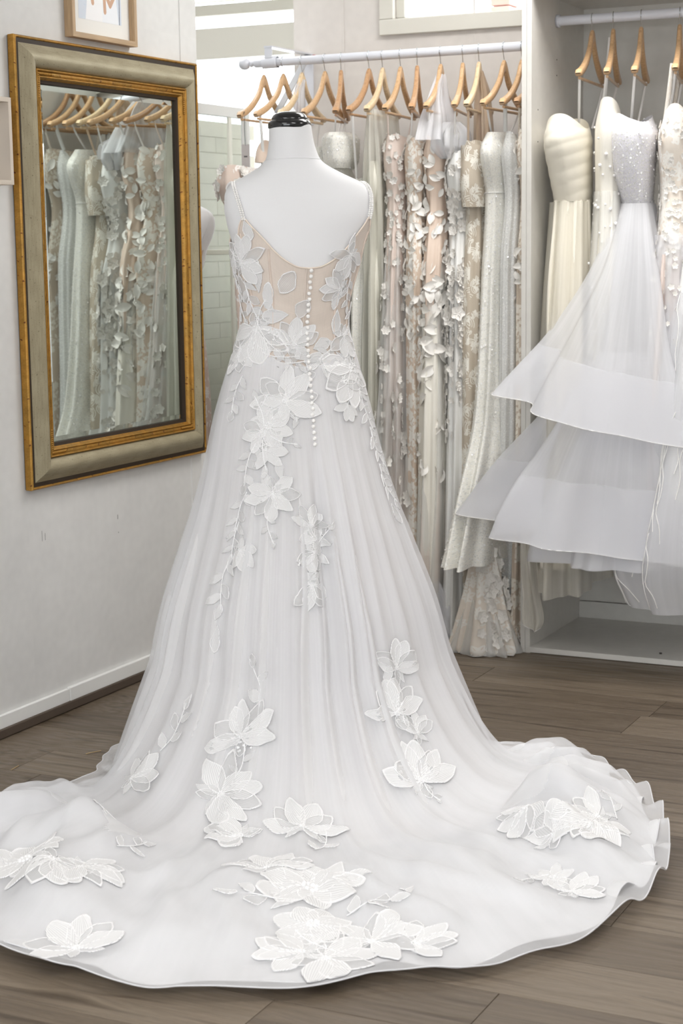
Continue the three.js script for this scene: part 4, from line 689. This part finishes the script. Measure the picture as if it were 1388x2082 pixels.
  railGown(12, -2.214, 10, 'beige gown embroidered with swirling deco scrolls', 'pale wooden hanger with nude tulle hanging from it, above the scroll gown', 1, (t) => {
    const fn = drape(std6(1.66, { bust: 0.155, waist: 0.115, hip: 0.15, hem: 0.22, b: 0.04, f: 0.05 }), 39, 7, sweet); drapeMesh('gown_body', fn, G.deco, t, 84, 70, 3.4, 6);
    const col = drape([[1.66, 0.157, 0.052, 0.02], [1.55, 0.165, 0.056, 0.03], [1.46, 0.15, 0.05, 0.05]], 40, 3); drapeMesh('bodice_panel', col, G.deco, t, 60, 14, 3.4, 0.8); straps(t, 1.66, 0.12, G.sheerNude, 0, 0.004);
    const veil = drape([[1.91, 0.012, 0.01, 0.2, -0.01], [1.84, 0.04, 0.02, 0.3, -0.05], [1.7, 0.06, 0.024, 0.3, -0.07], [1.45, 0.07, 0.026, 0.3, -0.08]], 41, 4); drapeMesh('nude_tulle', veil, G.sheerNude, t, 40, 24);
  });
  railGown(13, -2.125, 1, 'glittering white beaded gown flaring to the floor', 'wooden hanger above the glittering beaded gown', 0, (t) => {
    const fn = drape([[1.7, 0.11, 0.03, 0.0, 0.02], [1.64, 0.15, 0.044, 0.01, 0.03], [1.5, 0.13, 0.042, 0.01], [1.2, 0.165, 0.05, 0.03], [0.8, 0.2, 0.058, 0.07, 0.02], [0.5, 0.3, 0.075, 0.1, 0.08], [0.31, 0.37, 0.085, 0.12, 0.12]], 42, 6); drapeMesh('gown_body', fn, G.sequin, t, 84, 70, 3.6, 6); straps(t, 1.7, 0.09, G.ribbon, 0, 0.0035);
    sparkle(fn, t, 14, 1500, 0, 1, 0.0026); sparkle(fn, t, 15, 900, 0.35, 1, 0.007, 'petal_beading', G.flower, leafGeo);
    mesh('waist_cord', tube(Array.from({ length: 25 }, (_, i) => { const [p, n] = frameOn(fn, i / 24 * 6.283, 0.14); return add(p, scl(n, 0.001)); }), 0.0018, 60, 5), G.thread, t);
    const un = drape([[0.6, 0.2, 0.055, 0.1, 0.02], [0.2, 0.25, 0.06, 0.14, 0.02], [0.03, 0.26, 0.06, 0.16]], 43, 6); drapeMesh('underskirt', un, G.sheer, t, 60, 24);
  });
  railGown(14, -2.062, 2, 'silvery white sequin gown with a plunging V neck', 'wooden hanger above the silvery V-neck gown', 0, (t) => {
    const fn = drape(std6(1.7, { bust: 0.15, waist: 0.125, hip: 0.165, hem: 0.22, b: 0.036, f: 0.06 }), 44, 7, (th) => -0.1 * Math.pow(Math.abs(Math.sin(th)), 3)); drapeMesh('gown_body', fn, G.sequinGrey, t); straps(t, 1.7, 0.135, G.sequinGrey, 0, 0.007); sparkle(fn, t, 16, 400, 0, 0.5);
  });
  railGown(15, -2.012, 2, 'beige vine lace gown squeezed against the wardrobe side', 'wooden hanger touching the wardrobe side', 2, (t) => {
    const fn = drape(std6(1.69, { bust: 0.17, waist: 0.13, hip: 0.17, hem: 0.24, b: 0.028, bh: 0.03, f: 0.04 }), 45, 7, sweet); drapeMesh('gown_body', fn, G.beigeLace, t, 84, 70, 2.6, 4.4); straps(t, 1.69, 0.14, G.beigeLace, 0, 0.005);
    sewOn('lace_leaf', fn, t, scatter(17, 46, -0.15, 4, 0.02, 0.4, 0.03, 0.05), G.flower, 12, 'leaf');
  });
  // hems pooling on the floor under the rail
  const pools = [['tulle_hem_pool', -2.33, -5.37, 0.15, 0.09, 'crumpled sheer white tulle hem pooled on the floor below the petal gown', G.sheerWhite], ['lace_hem_pool', -2.09, -5.33, 0.105, 0.15, 'ivory floral lace hem bunched on the floor beside the wardrobe foot', G.ivoryLace]];
  for (const [nm, x, z, rr, h, lb, m] of pools) { const t = thing(nm, lb, 'fabric', [x, 0, z], 0); const fn = drape([[h * 2.4, rr * 0.35, rr * 0.3, 0.1], [h * 1.4, rr * 0.6, rr * 0.5, 0.2], [h * 0.5, rr * 0.9, rr * 0.7, 0.2], [0.012, rr * 1.05, rr * 0.8, 0.2], [0.003, rr * 0.98, rr * 0.75, 0.2]], x * 10, 5); drapeMesh('hem_cloth', fn, m, t, 70, 30, 2, 0.8); if (m === G.ivoryLace) { sewOn('lace_flower', fn, t, scatter(31, 53, -0.15, 3.4, 0.05, 0.95, 0.03, 0.05), G.flower, 13); const l2 = drape([[h * 1.2, rr * 0.5, rr * 0.5, 0.1], [0.003, rr * 1.1, rr * 0.9, 0.16]], 3, 5); drapeMesh('net_layer', l2, G.sheer, t, 60, 14); } }
  // hang tag on the first hanger
  const tg = thing('hang_tag', 'grey card swing tag on a black cord at the first hanger', 'swing tag', [-3.008, 1.64, -5.42], 0.3);
  mesh('card', rbox(-0.014, 0.014, -0.05, 0.05, -0.0006, 0.0006, 0.0004, 1), std(C(186, 180, 178), 0.7), tg);
  mesh('card_print', box(-0.006, 0.006, 0.006, 0.011, 0.0006, 0.0009), std(C(90, 86, 86), 0.7), tg);
  mesh('cord', tube([[0, 0.045, 0], [-0.002, 0.1, 0], [-0.001, 0.148, -0.002], [0.0, 0.16, 0.012], [0, 0.15, 0.02]], 0.0009, 20, 5), std(C(24, 22, 22), 0.6), tg);
}
{
  // wardrobe gowns
  const GW = 'gowns in the open wardrobe', HW = 'hangers in the open wardrobe';
  const wg = (x, a, label, hl, build) => { hanger(x, RODY, RZ, turnOf(a), 0, hl, 0.055, HW); const t = thing('bridal_gown', label, 'gown', [x, 0, RZ], turnOf(a), GW); build(t); return t; };
  const rib = (t, top, w, zz = 0) => { strap(t, [0.185, 1.86, 0], [w, top, 0.02 + zz], G.ribbon, 0.0042, 'ribbon_loop'); strap(t, [-0.185, 1.86, 0], [-w, top, 0.02 + zz], G.ribbon, 0.0042, 'ribbon_loop'); };
  wg(-1.822, 6, 'cream strapless gown with a ruched bodice, leftmost in the wardrobe', 'leftmost wooden hanger in the wardrobe', (t) => {
    const fn = drape([[1.72, 0.13, 0.058, 0.0, 0.12, 0.05], [1.66, 0.15, 0.068, 0.01, 0.12, 0.05], [1.56, 0.135, 0.062, 0.01, 0.1, 0.045], [1.47, 0.11, 0.055, 0.01, 0.08, 0.04]], 51, 3, (th) => 0.02 * Math.cos(2 * th));
    const ruch = (th, v) => { const p = fn(th, v), k = 0.0017 * Math.abs(Math.sin(v * 20 - 1.7 * wrapPhi(th))); return [p[0] + k * Math.cos(th), p[1], p[2] + k * Math.sin(th)]; };
    drapeMesh('ruched_bodice', ruch, G.cream, t, 70, 80); rib(t, 1.71, 0.1);
    const sk = drape([[1.475, 0.11, 0.055, 0.08, 0.08, 0.04], [1.2, 0.16, 0.06, 0.16, 0.08, 0.04], [0.8, 0.2, 0.066, 0.2, 0.08, 0.03], [0.36, 0.24, 0.07, 0.2, 0.06, 0.03], [0.3, 0.24, 0.07, 0.2, 0.06, 0.03]], 52, 8); drapeMesh('skirt', sk, G.cream, t); const s2 = drape([[1.47, 0.115, 0.06, 0.1, 0.08, 0.04], [1.0, 0.21, 0.075, 0.16, 0.09, 0.04], [0.22, 0.27, 0.085, 0.2, 0.1, 0.03]], 53, 6); drapeMesh('tulle_overlay', s2, G.sheerCream, t);
    // loose tail of tulle hanging before the wardrobe's front edge
    t.updateMatrixWorld(true); const loc = (x, y, z) => t.worldToLocal(new THREE.Vector3(x, y, z)).toArray(), wid = table([[0.08, 0.02], [0.12, 0.036], [0.2, 0.026], [0.3, 0.026], [0.42, 0.032]]);
    const tail = (u, v) => { const y = mixv(0.42, 0.078 + 0.05 * Math.pow(Math.abs(u - 0.6), 1.4), v), w = wid(y); return loc(-1.93 + (u - 0.5) * 2 * w + 0.008 * Math.sin(y * 14), y, -5.335 + 0.012 * Math.sin(u * 9 + y * 8)); };
    mesh('tulle_tail', grid(24, 40, tail), G.sheerCream, t); mesh('tail_edge', tube(Array.from({ length: 25 }, (_, i) => tail(i / 24, 1)), 0.0012, 60, 5), G.ribbon, t);
  });
  wg(-1.752, 12, 'ivory one-shoulder gown dotted with pearls', 'second wooden hanger from the left in the wardrobe', (t) => {
    const fn = drape([[1.76, 0.1, 0.03, 0.0, 0.08], [1.68, 0.12, 0.045, 0.02, 0.08], [1.5, 0.11, 0.045, 0.03, 0.06], [1.25, 0.15, 0.055, 0.08, 0.06], [0.8, 0.2, 0.07, 0.16, 0.06], [0.36, 0.26, 0.08, 0.2, 0.06]], 54, 7, (th) => 0.03 * Math.cos(th)); drapeMesh('gown_body', fn, G.ivory, t); rib(t, 1.76, 0.08);
    strap(t, [0.0, 1.99, 0.01], [-0.02, 1.79, 0.03], G.ribbon, 0.006, 'shoulder_ribbon');
    const s2 = drape([[1.5, 0.112, 0.048, 0.05, 0.06], [0.8, 0.22, 0.08, 0.16, 0.07], [0.5, 0.27, 0.09, 0.2, 0.08]], 55, 6); drapeMesh('tulle_overlay', s2, G.sheer, t); sparkle(fn, t, 21, 130, 0, 0.9, 0.0045, 'pearls', M.pearl, new THREE.SphereGeometry(1, 8, 6)); sparkle(s2, t, 22, 60, 0, 0.9, 0.0045, 'pearls', M.pearl, new THREE.SphereGeometry(1, 8, 6));
  });
  wg(-1.66, 11, 'lilac sequin bodice gown with a wide tiered tulle skirt', 'third wooden hanger from the left in the wardrobe', (t) => {
    const fn = drape([[1.71, 0.1, 0.055, 0.0, 0.08, 0.01], [1.67, 0.145, 0.075, 0.01, 0.08, 0.01], [1.58, 0.135, 0.068, 0.01, 0.07, 0.01], [1.46, 0.09, 0.05, 0.01, 0.05]], 56, 3, (th) => 0.03 * Math.pow(Math.sin(th + 0.6), 2)); drapeMesh('sequin_bodice', fn, G.sequinLilac, t, 70, 40, 2.5, 1); rib(t, 1.7, 0.09); sparkle(fn, t, 23, 700, 0, 1, 0.0026);
    const und = drape([[1.47, 0.09, 0.05, 0.06, 0.05], [1.2, 0.15, 0.09, 0.14, 0.08], [0.8, 0.21, 0.13, 0.18, 0.13], [0.42, 0.22, 0.15, 0.2, 0.16]], 57, 6); drapeMesh('underskirt', und, G.sheerWhite, t);
    // wide tiers falling out past the wardrobe front: two tiers, each with a dense horsehair band at its hem
    const tier = (rows, seed, k, lean) => { const f = drape(rows, seed, k); return (th, v) => { const p = f(th, v); return [p[0], p[1] + lean(th) * v, p[2]]; }; };
    const t1 = tier([[1.46, 0.095, 0.055, 0.04, 0.06], [1.3, 0.14, 0.1, 0.08, 0.12], [1.05, 0.19, 0.2, 0.08, 0.2, 0.02], [0.8, 0.24, 0.35, 0.1, 0.27, 0.04]], 58, 4, (th) => 0.085 * Math.sin(th) - 0.03 * Math.cos(th));
    drapeMesh('upper_tier', t1, G.sheerWhite, t, 110, 60); drapeMesh('horsehair_band', (th, v) => { const p = t1(th, v); return [p[0] * 1.004, p[1] - 0.001, p[2] * 1.004]; }, G.band, t, 110, 14, 2, 1, 0.74, 1);
    mesh('tier_edge', tube(Array.from({ length: 73 }, (_, i) => t1(i / 72 * 6.283, 1)), 0.0016, 220, 5), G.ribbon, t);
    const t2 = tier([[1.0, 0.15, 0.12, 0.06, 0.14], [0.8, 0.2, 0.21, 0.1, 0.2, 0.03], [0.6, 0.24, 0.3, 0.2, 0.26, 0.05], [0.43, 0.25, 0.37, 0.24, 0.3, 0.06]], 59, 4, (th) => 0.05 * Math.sin(th) - 0.03 * Math.cos(th));
    drapeMesh('lower_tier', t2, G.sheerWhite, t, 120, 50); drapeMesh('horsehair_band', (th, v) => { const p = t2(th, v); return [p[0] * 1.004, p[1] - 0.001, p[2] * 1.004]; }, G.band, t, 120, 14, 2, 1, 0.66, 1);
    mesh('tier_edge', tube(Array.from({ length: 97 }, (_, i) => t2(i / 96 * 6.283, 1)), 0.0016, 260, 5), G.ribbon, t);
    const t3 = tier([[0.75, 0.13, 0.12, 0.1, 0.22, 0.02], [0.5, 0.16, 0.17, 0.24, 0.28, 0.04], [0.345, 0.17, 0.19, 0.26, 0.32, 0.05]], 60, 2, () => 0); drapeMesh('folded_tier', t3, G.sheerWhite, t, 100, 30); drapeMesh('horsehair_band', (th, v) => { const p = t3(th, v); return [0.3 + (p[0] - 0.3) * 1.02, p[1] - 0.001, p[2] * 1.02]; }, G.band, t, 100, 10, 2, 1, 0.6, 1);
  });
  wg(-1.535, 12, 'ivory lace gown with lace straps at the right edge of the photo', 'rightmost wooden hanger in view in the wardrobe', (t) => {
    const fn = drape([[1.73, 0.13, 0.045, 0.0, 0.06], [1.66, 0.15, 0.058, 0.01, 0.06], [1.5, 0.12, 0.05, 0.01, 0.05], [1.3, 0.15, 0.06, 0.03, 0.05], [1.15, 0.16, 0.065, 0.05, 0.05]], 61, 3, (th) => 0.03 * Math.cos(2 * th)); drapeMesh('lace_bodice', fn, G.ivoryLace, t, 70, 50, 3, 2); sewOn('lace_flower', fn, t, scatter(24, 170, 0.25, 3.6, 0.0, 0.95, 0.014, 0.026), G.flower, 14); rib(t, 1.73, 0.12);
    strap(t, [0.18, 1.88, 0.01], [0.15, 1.72, 0.03], G.ivoryLace, 0.007, 'lace_strap'); strap(t, [-0.18, 1.88, 0.01], [-0.15, 1.72, 0.03], G.ivoryLace, 0.007, 'lace_strap');
    const sk = drape([[1.3, 0.152, 0.062, 0.1, 0.05], [1.0, 0.2, 0.08, 0.2, 0.07], [0.4, 0.3, 0.1, 0.24, 0.1]], 62, 7); drapeMesh('blush_skirt', sk, G.blush, t); const s2 = drape([[1.36, 0.155, 0.066, 0.06, 0.05], [1.0, 0.21, 0.1, 0.16, 0.08], [0.38, 0.31, 0.13, 0.2, 0.11]], 63, 6); drapeMesh('tulle_overlay', s2, G.sheerWhite, t); sewOn('lace_flower', s2, t, scatter(25, 93, 0.25, 2.2, 0.0, 0.7, 0.014, 0.026), G.flower, 15);
  });
  { // gown beyond the frame edge, embroidered with branching threads
    const t = thing('bridal_gown', 'white gown embroidered with branching threads, its rounded hem low at the right edge', 'gown', [-1.42, 0, RZ], turnOf(12), GW); hanger(-1.42, RODY, RZ, turnOf(12), 0, 'wooden hanger above the branch embroidered gown', 0.055, HW);
    const fn = drape([[1.6, 0.13, 0.05, 0, 0.06], [1.45, 0.12, 0.05, 0.01, 0.06], [1.1, 0.2, 0.12, 0.05, 0.12], [0.7, 0.26, 0.2, 0.07, 0.18], [0.35, 0.3, 0.28, 0.08, 0.22], [0.22, 0.27, 0.23, 0.08, 0.22]], 64, 5); drapeMesh('gown_body', fn, G.sheerWhite, t, 100, 60); const ln = drape([[1.6, 0.125, 0.046, 0, 0.06], [1.1, 0.18, 0.11, 0.05, 0.12], [0.5, 0.25, 0.19, 0.06, 0.18], [0.36, 0.25, 0.19, 0.06, 0.18]], 64, 5); drapeMesh('gown_lining', ln, G.white, t, 60, 40); rib(t, 1.6, 0.12);
    const r = rng(66); for (let i = 0; i < 46; i++) { const th = mixv(-0.7, 2.4, r()), v0 = mixv(0.3, 0.9, r()), L = 0.16 + 0.1 * r(), dth = (r() - 0.5) * 0.5; mesh('branch_embroidery', tube(Array.from({ length: 7 }, (_, k) => { const [p, n] = frameOn(fn, th + dth * k / 6 + 0.03 * Math.sin(k * 2), Math.min(0.995, v0 + L * k / 6)); return add(p, scl(n, 0.002)); }), 0.0014, 16, 5), G.thread, t); }
  }
}
{
  // second dressed form glimpsed past the end of the left wall
  const pos = [-3.42, 0, -5.48], turn = rad(30);
  const f = dressForm('white dress form in a strapless lace gown, glimpsed past the end of the left wall', pos, turn);
  f.scale.setScalar(0.985);
  const t = thing('bridal_gown', 'strapless blush lace gown on the dress form past the wall end', 'gown', pos, turn);
  const fn = drape([[1.33, 0.168, 0.125, 0, 0.012], [1.2, 0.142, 0.108, 0, 0.008], [1.12, 0.142, 0.105, 0, 0.004], [0.98, 0.172, 0.13, 0.01], [0.7, 0.185, 0.15, 0.02], [0.4, 0.17, 0.16, 0.04], [0.03, 0.2, 0.18, 0.08]], 71, 6); drapeMesh('gown_body', fn, G.blushLace, t, 84, 70, 3.6, 5.4);
}

{
  // outside the high window, and scraps on the floor
  const pier = thing('brick_pier', 'pinkish brick pier seen outside through the high window', 'brick pier', [-2.728, 0, -7.2]);
  const pm = [C(206, 158, 146), C(198, 150, 138), C(212, 166, 152)].map((c) => std(c, 0.8)), bg = rbox(-0.042, 0.042, 0.002, 0.073, -0.06, 0.06, 0.003, 1);
  for (let j = 0; j < 40; j++) { const b = mesh('brick', bg, pm[j % 3], pier); b.position.y = j * 0.075; }
  for (const [a, b, lb] of [[[-2.633, 0.002, -3.791], [-2.611, 0.002, -3.831], 'straw coloured thread on the floor nearest the left skirting'], [[-2.73, 0.002, -3.59], [-2.735, 0.002, -3.63], 'short straw coloured thread on the floor by the left edge']]) { const t = thing('thread_scrap', lb, 'thread', [0, 0, 0]); mesh('thread', tube([a, [(a[0] + b[0]) / 2 + 0.002, 0.003, (a[2] + b[2]) / 2], b], 0.0012, 10, 5), std(C(188, 160, 118), 0.7), t); }
}
renderer.render(scene, camera);
